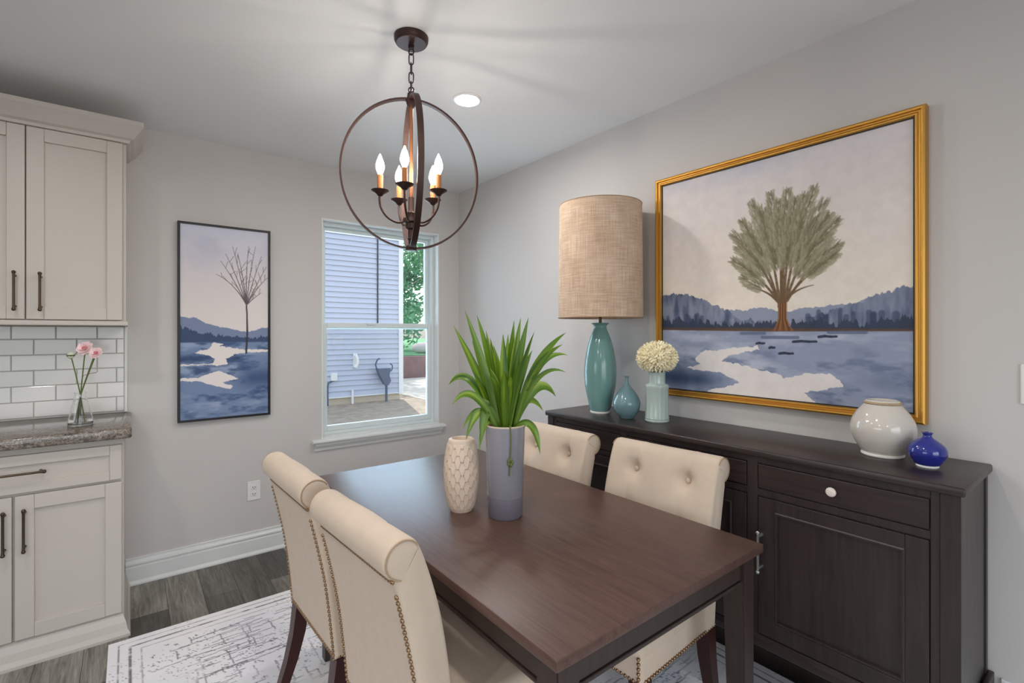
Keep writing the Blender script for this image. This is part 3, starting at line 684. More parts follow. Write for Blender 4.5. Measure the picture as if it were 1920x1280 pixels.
def small_art():
    h, w = 420, 168; img = np.zeros((h, w, 3)); yy = (np.arange(h)+.5)/h; Y = np.repeat(yy[:, None], w, 1); Xg = np.repeat(((np.arange(w)+.5)/w)[None], h, 0)
    sky = np.stack([np.interp(yy, [0, .25, .5], [a, b_, c]) for a, b_, c in ((210, 226, 234), (212, 218, 226), (228, 220, 222))], -1); img[:] = sky[:, None]
    cl = fbm(h, w, 70, 103, (1, 1.5)); blend(img, np.clip((cl-.44)*4, 0, 1)*np.clip(1-Y/.33, 0, 1)*.85, C((186, 188, 210)))
    hl = [(0, .474), (.086, .475), (.176, .479), (.267, .506), (.378, .518), (.492, .526), (.609, .541), (.728, .548), (.829, .540), (.933, .525), (1, .528)]
    f = interp(h, w, hl, .006, 105, 8); m = np.clip((Y-f[None])*h, 0, 1); blend(img, m, C((128, 142, 172)))
    dk = [(0, .522), (.086, .529), (.212, .546), (.341, .559), (.473, .575), (.629, .577), (1, .577)]
    f = interp(h, w, dk, .02, 106, 5); blend(img, np.clip((Y-f[None])*h*.7, 0, 1), C((66, 82, 116)))
    g = np.clip((Y-.603)*h*.6, 0, 1); blend(img, g, C((122, 141, 176)))
    n1 = fbm(h, w, 46, 141, (.5, 1.4), 5); n2 = fbm(h, w, 30, 151, (.5, 1.3), 5)
    blend(img, g*np.clip((n1-.5)*4, 0, .8), C((158, 173, 200))); blend(img, g*np.clip((.5-n2)*5, 0, .9), C((66, 87, 126)))
    blend(img, np.clip((Y-.88)*9, 0, 1)*np.clip(n1*2-.6, 0, 1)*.75, C((158, 174, 200)))
    blend(img, np.exp(-((Y-.80)/.05)**2)*np.clip((Xg-.55)*4, 0, 1)*.8, C((62, 82, 122))); blend(img, np.exp(-((Y-.69)/.02)**2)*np.clip((.34-Xg)*6, 0, 1)*.8, C((54, 74, 112)))
    blend(img, np.exp(-((Y-.69)/.012)**2)*np.clip((Xg-.5)*8, 0, 1)*np.clip((.72-Xg)*12, 0, 1)*.9, C((50, 70, 108)))
    wob = ((fbm(h, w, 12, 161)-.5)*.06, (fbm(h, w, 7, 171)-.5)*.010)
    r1 = [(.388, .607), (.473, .616), (.435, .625), (.57, .635), (.708, .645), (1.05, .647), (1.05, .659), (.728, .663), (.589, .671), (.492, .692), (.521, .719), (.397, .73), (.322, .72), (-.05, .725), (-.05, .717), (.341, .716), (.378, .69), (.285, .672), (.158, .657), (.304, .637), (.341, .615)]
    r2 = [(-.05, .783), (.194, .787), (.285, .772), (.416, .752), (.512, .772), (.648, .802), (.454, .815), (.57, .84), (.531, .853), (.378, .835), (.212, .805), (-.05, .795)]
    for r in (r1, r2): blend(img, inpoly(h, w, r, wob), C((240, 231, 228)))
    o_ = (.732, .404); stroke(img, [(.728, .663), (.738, .58), (.741, .541), (.738, .46), o_], 2.0, 1.3, (62, 58, 70), .95)
    TR = np.random.RandomState(9)
    for tx, ty, cx, cy in ((.388, .247, .6, .29), (.435, .175, .62, .29), (.492, .137, .64, .27), (.57, .094, .66, .24), (.629, .127, .70, .26), (.758, .085, .72, .24), (.84, .082, .76, .25), (.912, .134, .80, .28), (.974, .187, .84, .30), (.991, .247, .86, .30), (.912, .333, .80, .37)):
        pts = [((1-t_)**2*o_[0]+2*t_*(1-t_)*cx+t_*t_*tx, (1-t_)**2*o_[1]+2*t_*(1-t_)*cy+t_*t_*ty) for t_ in np.linspace(0, 1, 14)]
        stroke(img, pts, 1.1, .35, (98, 88, 92), .9)
        for j in (5, 7, 9, 11):
            x, y = pts[j]; stroke(img, [(x, y), (x+TR.uniform(-.07, .07), y-TR.uniform(.02, .045))], .6, .3, (120, 108, 110), .75)
    return img
SX0, SX1, SZ0, SZ1 = .210, .680, .838, 1.960
pt = thing('framed_print', 'tall narrow black-framed picture of a bare tree on the window wall', 'picture', (0, YW, 0))
b = BM(); frame_mesh(b, SX0, SX1, SZ0, SZ1, [(0, .001), (0, .030), (.012, .030), (.012, .014)], lambda a, z, d: (a, -d, z)); link('frame', b, BLACKF, pt)
canvas_mesh('canvas', small_art(), SX1-SX0-.022, SZ1-SZ0-.022, pt, ARTM, lambda u, v: (SX0+.011+u, -.0215, SZ0+.011+v))
b = BM(); box(b, SX0+.008, SX1-.008, -.0205, -.001, SZ0+.008, SZ1-.008); link('backing', b, DARK, pt)

# ------------------------------------------------------------------ rug
RX0, RX1, RY0, RY1 = -.070, 1.992, -.35, 2.700
def rug_img():
    w = 412; h = 610; R = np.random.RandomState(12); img = np.zeros((h, w, 3)); img[:] = (250, 247, 247)
    base = fbm(h, w, 60, 200); blend(img, np.clip((base-.5)*3, 0, .6), C((236, 236, 243)))
    wear = fbm(h, w, 45, 210); blot = fbm(h, w, 26, 220); yy, xx = np.mgrid[0:h, 0:w]
    ink = np.zeros((h, w))
    for k in range(1700):
        y = R.randint(26, h-26); x = R.randint(24, w-24); L = R.randint(4, 46)
        if R.rand() < .70: pts = [(x+j, y+int(1.6*math.sin(j*.11+k))) for j in range(L)]
        else: pts = [(x+int(1.6*math.sin(j*.13+k)), y+j) for j in range(L//2)]
        for px, py in pts:
            if 24 <= px < w-24 and 26 <= py < h-26: ink[py, px] = max(ink[py, px], R.uniform(.45, 1))
    for k in range(900):
        y = R.randint(30, h-30); x = R.randint(28, w-28)
        for q in range(R.randint(2, 9)):
            ink[min(max(y, 27), h-27), min(max(x, 25), w-25)] = R.uniform(.5, 1); x += R.randint(-1, 3); y += R.randint(-1, 2)
    for k in range(60):
        y = R.randint(34, h-80); x = R.randint(30, w-90); a, c = R.randint(14, 44), R.randint(18, 60); v_ = R.uniform(.3, .8)
        ink[y, x:x+c] = np.maximum(ink[y, x:x+c], v_*(R.rand(len(ink[y, x:x+c])) < .8)); ink[y+a, x:x+c] = np.maximum(ink[y+a, x:x+c], v_*(R.rand(len(ink[y+a, x:x+c])) < .8))
        ink[y:y+a, x] = np.maximum(ink[y:y+a, x], v_*(R.rand(a) < .8))
    ink *= np.clip((wear-.30)*4, .12, 1)
    sp = (R.rand(h, w) < .05)*np.clip((blot-.5)*6, 0, 1); ink = np.maximum(ink, sp*.8)
    blend(img, ink*.85, C((84, 82, 92)))
    for d, wd, a in ((7, 1, .75), (14, 2, .8), (22, 1, .45)):
        e = np.minimum(np.minimum(xx, w-1-xx), np.minimum(yy, h-1-yy)); m = ((e >= d) & (e < d+wd)).astype(float)*np.clip((fbm(h, w, 6, 230+d)-.3)*4, .25, 1)
        blend(img, m*a, C((100, 94, 98)))
    return img
rug = thing('area_rug', 'distressed pale grey area rug under the dining table', 'rug', (0, 0, 0))
canvas_mesh('pile', rug_img(), RX1-RX0, RY1-RY0, rug, RUGM, lambda u, v: (RX0+u, RY0+v, .0085))
b = BM(); box(b, RX0, RX1, RY0, RY1, .0005, .0082, .002); link('backing', b, mat('rug_edge_binding', (206, 200, 198), .95), rug)

# ------------------------------------------------------------------ dining table
TZ = .75; TX0, TX1, TY0, TY1 = .604, 1.394, .640, 2.075
tb = thing('dining_table', 'rectangular dark espresso wood dining table with square legs', 'table', ((TX0+TX1)/2, (TY0+TY1)/2, .0085))
hx, hy = (TX1-TX0)/2, (TY1-TY0)/2; z0 = -.0085
b = BM(); box(b, -hx, hx, -hy, hy, TZ-.024+z0, TZ+z0, .003); link('tabletop', b, TABLEW, tb, 30)
b = BM(); e = .036
for s in (-1, 1):
    box(b, -hx+e, hx-e, s*(hy-e)-.009, s*(hy-e)+.009, TZ-.088+z0, TZ-.0235+z0, .001); box(b, s*(hx-e)-.009, s*(hx-e)+.009, -hy+e, hy-e, TZ-.088+z0, TZ-.0235+z0, .001)
link('apron', b, TABLEL, tb)
b = BM()
for s in (-1, 1):
    box(b, -hx+e, hx-e, s*(hy-e)-.013, s*(hy-e)+.013, TZ-.100+z0, TZ-.090+z0, .003); box(b, s*(hx-e)-.013, s*(hx-e)+.013, -hy+e, hy-e, TZ-.100+z0, TZ-.090+z0, .003)
link('apron_bead', b, TABLEL, tb)
for sx in (-1, 1):
    for sy in (-1, 1):
        b = BM(); cx, cy = sx*(hx-.048), sy*(hy-.048)
        lv = [(0, .021), (.3, .026), (.62, .030), (TZ-.0245+z0, .030)]; rs = []
        for z, r in lv:
            ox, oy = cx+sx*(.030-r), cy+sy*(.030-r); rs.append([b.verts.new((ox+i*r, oy+j*r, z)) for i, j in ((-1, -1), (1, -1), (1, 1), (-1, 1))])
        for k in range(3):
            for i in range(4): b.faces.new((rs[k][i], rs[k][(i+1) % 4], rs[k+1][(i+1) % 4], rs[k+1][i]))
        b.faces.new(rs[0][::-1]); b.faces.new(rs[-1]); bmesh.ops.bevel(b, geom=b.edges[:], offset=.0025, segments=2, affect='EDGES')
        link('leg', b, TABLEL, tb)

# ------------------------------------------------------------------ upholstered chairs
CW = .432
def chair(loc, rz, label):
    t = thing('dining_chair', label, 'chair', loc, rz, 'ivory dining chairs around the table')
    hw = CW/2
    rear = spline([(-.212, .365), (-.222, .47), (-.238, .60), (-.262, .72), (-.284, .812)], 6)
    rc = (-.270, .868); rr = .044
    roll = [(rc[0]+rr*math.cos(math.radians(a)), rc[1]+rr*math.sin(math.radians(a))) for a in range(252, 20, -12)]
    front = spline([(rc[0]+rr*math.cos(math.radians(24)), rc[1]+rr*math.sin(math.radians(24))), (-.216, .855), (-.197, .80), (-.178, .73), (-.162, .65), (-.150, .56), (-.144, .47), (-.142, .43)], 7)
    loop = rear+roll+front+[(-.142, .365)]
    NR, NF0 = len(rear), len(rear)+len(roll)-10
    # inset directions
    n = len(loop); nrm = []
    for i in range(n):
        a, c = loop[i-1], loop[(i+1) % n]; d = Vector((c[0]-a[0], c[1]-a[1])).normalized(); nrm.append((-d.y, d.x))
    # loop runs up the rear (clockwise seen from -y): outward is to the left of travel
    st = [-hw, -hw+.0015, -hw+.006, -hw+.014]+list(np.linspace(-hw+.024, hw-.024, 45))+[hw-.014, hw-.006, hw-.0015, hw]
    ins = {0: .011, 1: .0065, 2: .002, 3: 0}
    b = BM(); rings = []
    for si, y in enumerate(st):
        q = ins.get(si, ins.get(len(st)-1-si, 0)); rg = []
        for i, (x, z) in enumerate(loop):
            dx, dz = -nrm[i][0]*q, -nrm[i][1]*q
            if i >= NF0 and i < n-1:
                D = 0
                for by in (-.105, .105):
                    for bz in (.815, .655): D += .030*math.exp(-(((y-by)/.028)**2+((z-bz)/.028)**2))+.012*math.exp(-(((y-by)/.07)**2+((z-bz)/.07)**2))
                    if z > .45: D += .0045*math.exp(-((y-by-.012*math.sin((z-.5)*20))/.008)**2)
                pl = .006*math.cos(PI*y/(hw*2))
                dx += -D+pl*.6
            rg.append(b.verts.new((x+dx, y, z+dz)))
        rings.append(rg)
    for A, B in zip(rings[:-1], rings[1:]):
        for i in range(n): b.faces.new((A[i], A[(i+1) % n], B[(i+1) % n], B[i]))
    b.faces.new(rings[0][::-1]); b.faces.new(rings[-1]); bmesh.ops.recalc_face_normals(b, faces=b.faces[:])
    bk = link('backrest', b, LINEN, t, 50)
    for by in (-.105, .105):
        for bz, fx in ((.815, -.202), (.655, -.163)):
            b = BM(); sphere(b, (fx-.034, by, bz), .0095, 12, 8, (.6, 1, 1)); link('button', b, LINEN, bk, True)
    for s in (-1, 1):
        b = BM(); arc = [(rc[0]+(rr-.004)*math.cos(math.radians(a)), s*(hw-.001), rc[1]+(rr-.004)*math.sin(math.radians(a))) for a in range(262, 30, -12)]
        tube(b, arc, .0018, 6); link('piping', b, PIPING, bk, True)
    b = BM(); box(b, -.205, .212, -hw+.004, hw-.004, .365, .462, .012, 3); link('seat_frame', b, LINEN, t, 50)
    b = BM(); box(b, -.150, .215, -hw+.0025, hw-.0025, .425, .482, .022, 4)
    for v in b.verts:
        if v.co.z > .455: v.co.z += .014*math.cos(PI*v.co.y/(2*hw))*max(0, math.cos(PI*(v.co.x-.03)/.40))
    link('seat_cushion', b, LINEN, t, 60)
    def nails(pts, sp=.0135):
        b = BM(); P = [Vector(p) for p in pts]; acc = 0
        for A, B in zip(P[:-1], P[1:]):
            L = (B-A).length
            while acc < L: sphere(b, A+(B-A)*(acc/L), .0055, 8, 5); acc += sp
            acc -= L
        return b
    for s in (-1, 1): link('nailhead_trim', nails([(x-.0005, s*(hw-.013), z) for x, z in rear[:-1]]), BRASS, bk, True)
    link('nailhead_trim', nails([(-.2855, -hw+.02, .822), (-.2855, hw-.02, .822)], .0125), BRASS, bk, True)
    link('nailhead_trim', nails([(-.213, -hw+.02, .374), (-.213, hw-.02, .374)]), BRASS, bk, True)
    sf = [c for c in t.children if c.name.startswith('seat_frame')][0]
    for s in (-1, 1): link('nailhead_trim', nails([(-.20, s*(hw-.003), .374), (.205, s*(hw-.003), .374)]), BRASS, sf, True)
    link('nailhead_trim', nails([(.212, -hw+.012, .374), (.212, hw-.012, .374)]), BRASS, sf, True)
    for s in (-1, 1): link('nailhead_trim', nails([(.2125, s*(hw-.012), .386), (.2125, s*(hw-.012), .45)]), BRASS, sf, True)
    def leg(pts):
        b = BM(); rs = []
        for x, y, z, r in pts: rs.append([b.verts.new((x+i*r, y+j*r, z)) for i, j in ((-1, -1), (1, -1), (1, 1), (-1, 1))])
        for k in range(len(rs)-1):
            for i in range(4): b.faces.new((rs[k][i], rs[k][(i+1) % 4], rs[k+1][(i+1) % 4], rs[k+1][i]))
        b.faces.new(rs[0][::-1]); b.faces.new(rs[-1]); bmesh.ops.recalc_face_normals(b, faces=b.faces[:]); link('leg', b, CHERRY, t, 50)
    for s in (-1, 1):
        leg([(.180, s*.190, 0, .015), (.182, s*.19, .2, .019), (.184, s*.19, .368, .023)])
        leg([(x, s*.192, z, r) for x, z, r in ((-.285, 0, .014), (-.252, .08, .0165), (-.222, .17, .019), (-.200, .26, .0215), (-.185, .368, .024))])
    return t
CZ = .0088
c0 = chair((.697, 1.147, CZ), math.radians(3.2), 'nearer ivory rolled-back chair on the left side of the table')
dup(c0, (.682, 1.672, CZ), math.radians(2.0), 'farther ivory rolled-back chair on the left side of the table, nearest the outlet')
dup(c0, (1.292, 1.052, CZ), math.radians(183.5), 'ivory tufted chair nearest the camera on the sideboard side of the table')
dup(c0, (1.235, 1.590, CZ), math.radians(180.5), 'ivory tufted chair on the sideboard side, partly hidden behind the potted plant')

# ------------------------------------------------------------------ sideboard
SZ = .945; SFX = 1.672; SY0, SY1 = .268, 1.845
sb = thing('sideboard', 'long dark wood sideboard with drawers over doors against the right wall', 'sideboard', (SFX, SY0, 0))
L = SY1-SY0; D = XR-SFX-.004
b = BM(); box(b, -.012, D, -.004, L+.004, SZ-.024, SZ, .006, 3); link('top', b, SIDEW, sb, 40)
b = BM(); zb = .285
box(b, .012, D-.03, .022, L-.022, zb, SZ-.0245); link('body', b, SIDEV, sb)
b = BM()
box(b, .012, D-.02, .010, .0225, zb+.04, SZ-.0245, .001); box(b, D-.03, D-.004, .006, .03, .02, SZ-.0245, .002); link('side_panel', b, SIDEV, sb)
b = BM(); box(b, .012, D-.02, L-.0225, L-.010, zb+.04, SZ-.0245, .001); box(b, D-.03, D-.004, L-.03, L-.006, .02, SZ-.0245, .002); link('side_panel', b, SIDEV, sb)
b = BM()
for y0, y1 in ((.006, .048), (.048, .068), (.521, .557), (1.075, 1.105), (1.512, 1.532), (1.532, L-.006)):
    pil = y0 in (.006, 1.532); box(b, .0 if pil else .004, .016, y0, y1, .316, SZ-.0245, .0012)
for y0, y1 in ((.068, .521), (.557, 1.075), (1.105, 1.512)):
    box(b, .005, .016, y0, y1, .900, SZ-.0245, .0008); box(b, .005, .016, y0, y1, .790, .812, .0008)
link('face_frame', b, SIDEV, sb)
b = BM(); pr = [(.02, zb), (-.004, zb), (-.006, zb+.004), (-.006, .308), (.0, .318), (.006, .322), (.02, .322)]
prism(b, pr, 'y', .0, L)
for y in (-.008, L-.006): box(b, -.004, D-.002, y, y+.014, zb-.10, .325, .003)
link('base_molding', b, SIDEW, sb)
b = BM(); box(b, D-.012, D-.002, .02, L-.02, .0005, zb+.01); link('shadow_panel', b, SIDEV, sb)  # dark panel added below the carcass to stand in for shade there
for sx in (.0, D-.046):
    for y in (-.002, L-.043):
        b = BM(); box(b, sx, sx+.045, y, y+.045, 0 if sx > .1 else .0088, zb+.005, .002); link('foot', b, SIDEV, sb)
cells = ((.070, .519), (.559, 1.073), (1.107, 1.510))
for k, (y0, y1) in enumerate(cells):
    b = BM(); box(b, .002, .018, y0, y1, .816, .896, .002); d = link('drawer', b, SIDEW, sb)
    ym = (y0+y1)/2
    b = BM(); lathe(b, spline([(0, 0), (.005, 0), (.005, .008), (.013, .016), (.014, .022), (.010, .027), (0, .028)], 3), 20)
    bmesh.ops.rotate(b, verts=b.verts, matrix=Matrix.Rotation(-PI/2, 3, 'Y')); bmesh.ops.translate(b, verts=b.verts, vec=(.002, ym, .862)); link('knob', b, KNOB, d, True)
    b = BM(); s = .052
    z0_, z1_ = .326, .786
    box(b, .002, .018, y0, y0+s, z0_, z1_, .0015); box(b, .002, .018, y1-s, y1, z0_, z1_, .0015); box(b, .002, .018, y0+s, y1-s, z0_, z0_+s, .0015); box(b, .002, .018, y0+s, y1-s, z1_-s*.75, z1_, .0015)
    box(b, .010, .018, y0+s-.002, y1-s+.002, z0_+s-.002, z1_-s*.75+.002)
    ring_b = BM(); frame_mesh(ring_b, y0+s, y1-s, z0_+s, z1_-s*.75, [(0, .0), (.004, -.0025), (.009, -.002), (.011, .006)], lambda a, z, d_: (.003+d_, a, z)); merge(b, ring_b)
    d = link('door', b, SIDEV, sb)
    hyy = y1-.012
    b = BM(); tube(b, [(-.026, hyy, .545), (-.026, hyy, .672)], .0042, 8)
    for z in (.556, .661): tube(b, [(.003, hyy, z), (-.026, hyy, z)], [.006, .0045], 8)
    for z in (.543, .674): sphere(b, (-.026, hyy, z), .0065, 8, 6)
    link('handle', b, CHROME, d, True)

# ------------------------------------------------------------------ things on the sideboard
lamp = thing('table_lamp', 'tall teal ceramic table lamp with woven beige drum shade on the sideboard', 'lamp', (1.833, 1.632, SZ))
b = BM(); lathe(b, [(0, 0), (.048, 0), (.05, .004), (.05, .008), (.046, .010)], 40); link('foot', b, BANDW, lamp, True)
prof = spline([(.043, .008), (.050, .02), (.063, .07), (.075, .13), (.0795, .19), (.076, .25), (.064, .32), (.048, .375), (.035, .405), (.0305, .42), (.0325, .43), (.042, .438), (.043, .441), (.030, .443), (0, .443)], 5)
b = BM(); lathe(b, prof, 48); link('body', b, TEALG, lamp, True)
b = BM(); tube(b, [(0, 0, .44), (0, 0, .60)], .0075, 12); link('neck', b, BRASSD, lamp, True)
b = BM(); lathe(b, [(.205, .468), (.2058, .468), (.2035, .745), (.2008, 1.018), (.199, 1.018), (.2015, .745), (.204, .468)], 72); lampshade = link('lamp_shade', b, SHADE, lamp, 50)
b = BM()
for z, r in ((.4675, .2055), (1.0185, .2003)): tube(b, [(r*math.cos(2*PI*k/64), r*math.sin(2*PI*k/64), z) for k in range(64)], .0022, 6, True)
link('shade_trim', b, PIPING, lampshade, True)
b = BM()
for a in (0, 2*PI/3, 4*PI/3): tube(b, [(0, 0, .985), (.1995*math.cos(a), .1995*math.sin(a), .985)], .002, 6)
tube(b, [(0, 0, .6), (0, 0, .99)], .003, 6); link('spider', b, BRASSD, lamp)
b = BM(); lathe(b, spline([(.012, .60), (.014, .64), (.03, .69), (.024, .72), (0, .735)], 4), 16); link('bulb', b, BANDW, lamp, True)

def vase(name, label, loc, prof, m, cat='vase', n=48, rf=None, base=None, sm=True):
    t = thing(name, label, cat, loc)
    b = BM(); lathe(b, prof, n, (0, 0, 0), rf); link('body', b, m, t, sm); return t
vase('bottle_vase', 'small teal teardrop bottle vase with thin neck beside the lamp', (1.812, 1.452, SZ),
     spline([(0, 0), (.027, 0), (.034, .006), (.052, .03), (.0615, .058), (.060, .082), (.046, .112), (.026, .137), (.013, .155), (.0085, .168), (.0085, .186), (.0115, .193), (.009, .1945), (.006, .186), (.006, .16)], 5), TEALD)
t = vase('fluted_vase', 'pale celadon fluted vase holding white blossom on the sideboard', (1.853, 1.316, SZ),
     [(0, 0), (.050, 0), (.053, .004), (.053, .008), (.050, .011), (.053, .015), (.0515, .022), (.0505, .145), (.052, .152), (.0515, .160), (.046, .166), (.037, .169), (.0355, .175), (.036, .215), (.0375, .22), (.034, .22), (.032, .21), (.032, .17)], CELADON, n=128,
     rf=lambda a, z: 1-(.085*abs(math.sin(a*7))**.7 if .012 < z < .15 else 0)*min(1, (z-.012)/.012, (.15-z)/.012) if .012 < z < .15 else 1, sm=35)
fl = thing('hydrangea', 'round cream white blossom head in the fluted celadon vase', 'flower', (1.853, 1.316, SZ+.165))
b = BM(); tube(b, [(0, 0, .0), (0, 0, .10)], .006, 8); link('stem', b, SEPAL, fl)
b = BM(); sphere(b, (0, 0, .119), .05, 16, 10, (1.1, 1.1, .85)); R_ = random.Random(3)
for k in range(420):
    z = 1-2*(k+.5)/420; ph = k*2.39996
    if z < -.8: continue
    rxy = math.sqrt(1-z*z); d = Vector((rxy*math.cos(ph), rxy*math.sin(ph), z)); c = Vector((d.x*.076, d.y*.076, .119+d.z*.058))*R_.uniform(.94, 1.05); c.z = .119+d.z*.058*R_.uniform(.95, 1.06)
    petals(b, c, d+Vector((R_.uniform(-.4, .4), R_.uniform(-.4, .4), R_.uniform(-.4, .4))), .0145, [(5, 1, .7, .34)])
link('bloom', b, CREAM, fl)
b = BM()
for k in range(7):
    a = 2*PI*k/7; d = Vector((math.cos(a), math.sin(a), 0)); s = Vector((-d.y, d.x, 0)); p0 = Vector((0, 0, .055))
    vs = [b.verts.new(q) for q in (p0, p0+d*.025+s*.012+Vector((0, 0, .012)), p0+d*.05+Vector((0, 0, .02)), p0+d*.025-s*.012+Vector((0, 0, .012)))]; b.faces.new(vs)
link('sepals', b, SEPAL, fl)
t = vase('ceramic_jar', 'large round white ceramic jar at the right end of the sideboard', (1.913, .503, SZ),
     spline([(.054, .010), (.064, .024), (.080, .054), (.0875, .084), (.0845, .108), (.073, .133), (.058, .154), (.0485, .166)], 6)+[(.046, .168), (.047, .174), (.044, .178), (.040, .178), (.038, .172), (.036, .15), (.05, .10)], WHITEC)
b = BM(); lathe(b, [(0, 0), (.055, 0), (.058, .003), (.058, .007), (.053, .0105), (.05, .0105)], 40); link('foot_ring', b, BANDW, t, True)
b = BM(); lathe(b, [(.0505, .1655), (.052, .169), (.050, .172), (.046, .1735)], 40); link('rim', b, mat('gilt_rim', (196, 170, 140), .3, metal=.3), t, True)
t = vase('bud_vase', 'small cobalt blue bud vase beside the white jar', (1.852, .378, SZ),
     spline([(.026, .006), (.032, .012), (.0445, .034), (.0465, .048), (.040, .064), (.024, .078), (.013, .086), (.0105, .093), (.0135, .0995), (.014, .101)], 6)+[(.011, .101), (.008, .094), (.008, .08)], COBALT)
b = BM(); lathe(b, [(0, 0), (.026, 0), (.0275, .003), (.0265, .0065), (.02, .0065)], 32); link('foot_ring', b, BANDW, t, True)

# ------------------------------------------------------------------ things on the table
def feather(a, z):
    """overlapping pointed scales: each overlaps the row above it"""
    hgt = .021; best = 0
    for dr in (0, 1):
        row = math.floor(z/hgt)+dr; ph = (row % 2)*.5; u = ((a/(2*PI)*12+ph) % 1)*2-1; v = (row+1-z/hgt)/2
        edge = 1-abs(u)**1.5
        if 0 <= v <= 1 and v < edge+.02: best = max(best, .02+.075*v/max(edge, .15)*(.6+.4*edge))
    return .965+best
prof = []
for k in range(150):
    z = .006+.229*k/149; s = z/.24
    prof.append((.0385+.0185*math.sin(PI*min(1, max(0, (s-.02)/1.0)))**.8+.0*s, z))
t = thing('carved_vase', 'cream vase carved with overlapping feathers on the dining table', 'vase', (.873, 1.388, TZ))
b = BM(); lathe(b, [(0, 0), (.036, 0), (.0385, .006)]+prof+[(.038, .2375), (.033, .239), (.030, .235), (.030, .19), (0, .19)], 180, rfun=lambda a, z: feather(a, z) if .012 < z < .222 else 1); link('body', b, FEATH, t, 60)

pl = thing('potted_plant', 'strap-leaved green plant in a tall lavender-grey cylinder pot on the table', 'plant', (.958, 1.258, TZ))
b = BM(); lathe(b, [(0, 0), (.052, 0), (.0555, .004), (.0575, .066)], 56); lathe(b, [(.0575, .066), (.0582, .067), (.0645, .288), (.0645, .291)], 56); pot = link('pot', b, LAVG, pl, True)
pot.data.materials.append(LAVD)
for p in pot.data.polygons:
    if p.center.z < .0662: p.material_index = 1
b = BM(); lathe(b, [(.0645, .290), (.065, .293), (.063, .295), (.060, .294), (.059, .29), (.057, .25)], 56); link('rim', b, RIMG, pl, True)
b = BM(); lathe(b, [(0, .284), (.03, .282), (.058, .272)], 40); link('soil', b, SOIL, pl, True)
LV = [(-13, 37.3, -5.5, 17, 2.0), (-17.3, 32.4, -6.5, 13, 2.3), (-9.8, 36.1, -4, 18, 2.0), (-6.5, 30.7, -3.5, 16, 1.9), (-5.1, 28.3, -2.5, 15, 1.8), (-11, 27.4, -6, 15, 2.0), (-3.9, 25.9, -1, 14, 2.2), (-.7, 29.6, -.5, 16, 2.3), (.9, 29.5, .2, 15, 2.3), (2.9, 34.1, 1, 17, 2.1), (5, 34.8, 2, 18, 2.2), (7.5, 34.9, 3, 18, 2.2), (9.1, 30.3, 3.5, 16, 1.4),
      (19.3, 30, 7.5, 22, 2.2), (18.2, 26.2, 7, 21, 1.9), (20.9, 22.4, 9.5, 26, 1.8), (14.7, 21.4, 6, 14, 1.9), (19.7, 17.1, 9.5, 22, 1.3), (16.8, 8.6, 10, 19.5, 2.7), (12.7, 3.6, 6.5, 13.5, 1.9), (11.1, -8.6, 9.5, 5, 2.0),
      (-19.2, 12.3, -12, 22.5, 2.2), (-16.3, 7.7, -10.5, 17, 2.0), (-9.2, 7.9, -5, 9, 1.8), (-13.4, -.5, -8.5, 10.5, 1.6), (-12.3, -3.8, -8.5, 11.5, 2.2), (-8.2, -7.7, -7, 6.5, 1.6), (-7.7, -5, -6.8, 12.5, 2.6), (-11.3, 18.5, -5, 11, .9)]
R_ = random.Random(21)
for k in range(9): a = R_.uniform(-1, 1); LV.append((a*9, R_.uniform(16, 27), a*3, 13, R_.uniform(1.6, 2.3)))
b = BM(); uvl = b.loops.layers.uv.verify()
for k, (tr, tz, cr, cz, wd) in enumerate(LV):
    dp = R_.uniform(-.075, .075) if k < 29 else R_.uniform(-.11, .11)
    if tz < 1: dp = R_.uniform(-.05, -.03)
    bs_ = fpt(max(-.03, min(.03, tr*.0016)), .278, dp*.25); c = fpt(cr/100, .278+.012+cz/100, dp*.6); e = fpt(tr/100, .29+tz/100, dp)
    if tz < 1:
        bs_ = fpt(max(-.03, min(.03, tr*.003)), .285, -.01)
    N = 16; rows = []
    for i in range(N+1):
        t_ = i/N; p = bs_*(1-t_)**2+c*2*t_*(1-t_)+e*t_*t_; tg = ((c-bs_)*(1-t_)+(e-c)*t_).normalized()
        view = Vector((-.35+R_.uniform(-.02, .02), -.85, .3)); sd = tg.cross(view).normalized(); nn = sd.cross(tg)
        w_ = wd/165*(min(1, .45+t_*1.6) if t_ < .5 else max(.02, (1-((t_-.5)/.5)**2.0)))
        rows.append((p-sd*w_+nn*w_*.30, p, p+sd*w_+nn*w_*.30))
    vv = [[b.verts.new(q) for q in r] for r in rows]
    for i in range(N):
        for j in range(2):
            f = b.faces.new((vv[i][j], vv[i][j+1], vv[i+1][j+1], vv[i+1][j]))
            for lp, q in zip(f.loops, ((j*.12+k*1.73, i/N), (j*.12+.12+k*1.73, i/N), (j*.12+.12+k*1.73, (i+1)/N), (j*.12+k*1.73, (i+1)/N))): lp[uvl].uv = q
link('foliage', b, LEAF, pl, True)
b = BM(); q0 = fpt(.016, .29, -.062)
tube(b, spline([tuple(fpt(.012, .285, -.05)), tuple(fpt(.016, .297, -.064)), tuple(fpt(.019, .25, -.069)), tuple(fpt(.016, .19, -.067)), tuple(fpt(.014, .145, -.065))], 5), [.0022]*21, 6)
for k in range(5):
    a = 2*PI*k/5; sphere(b, fpt(.017+.006*math.cos(a), .187+.008*math.sin(a), -.069), .0045, 6, 5, (1, 1, 1.6))
link('hanging_shoot', b, STEM, pl, True)

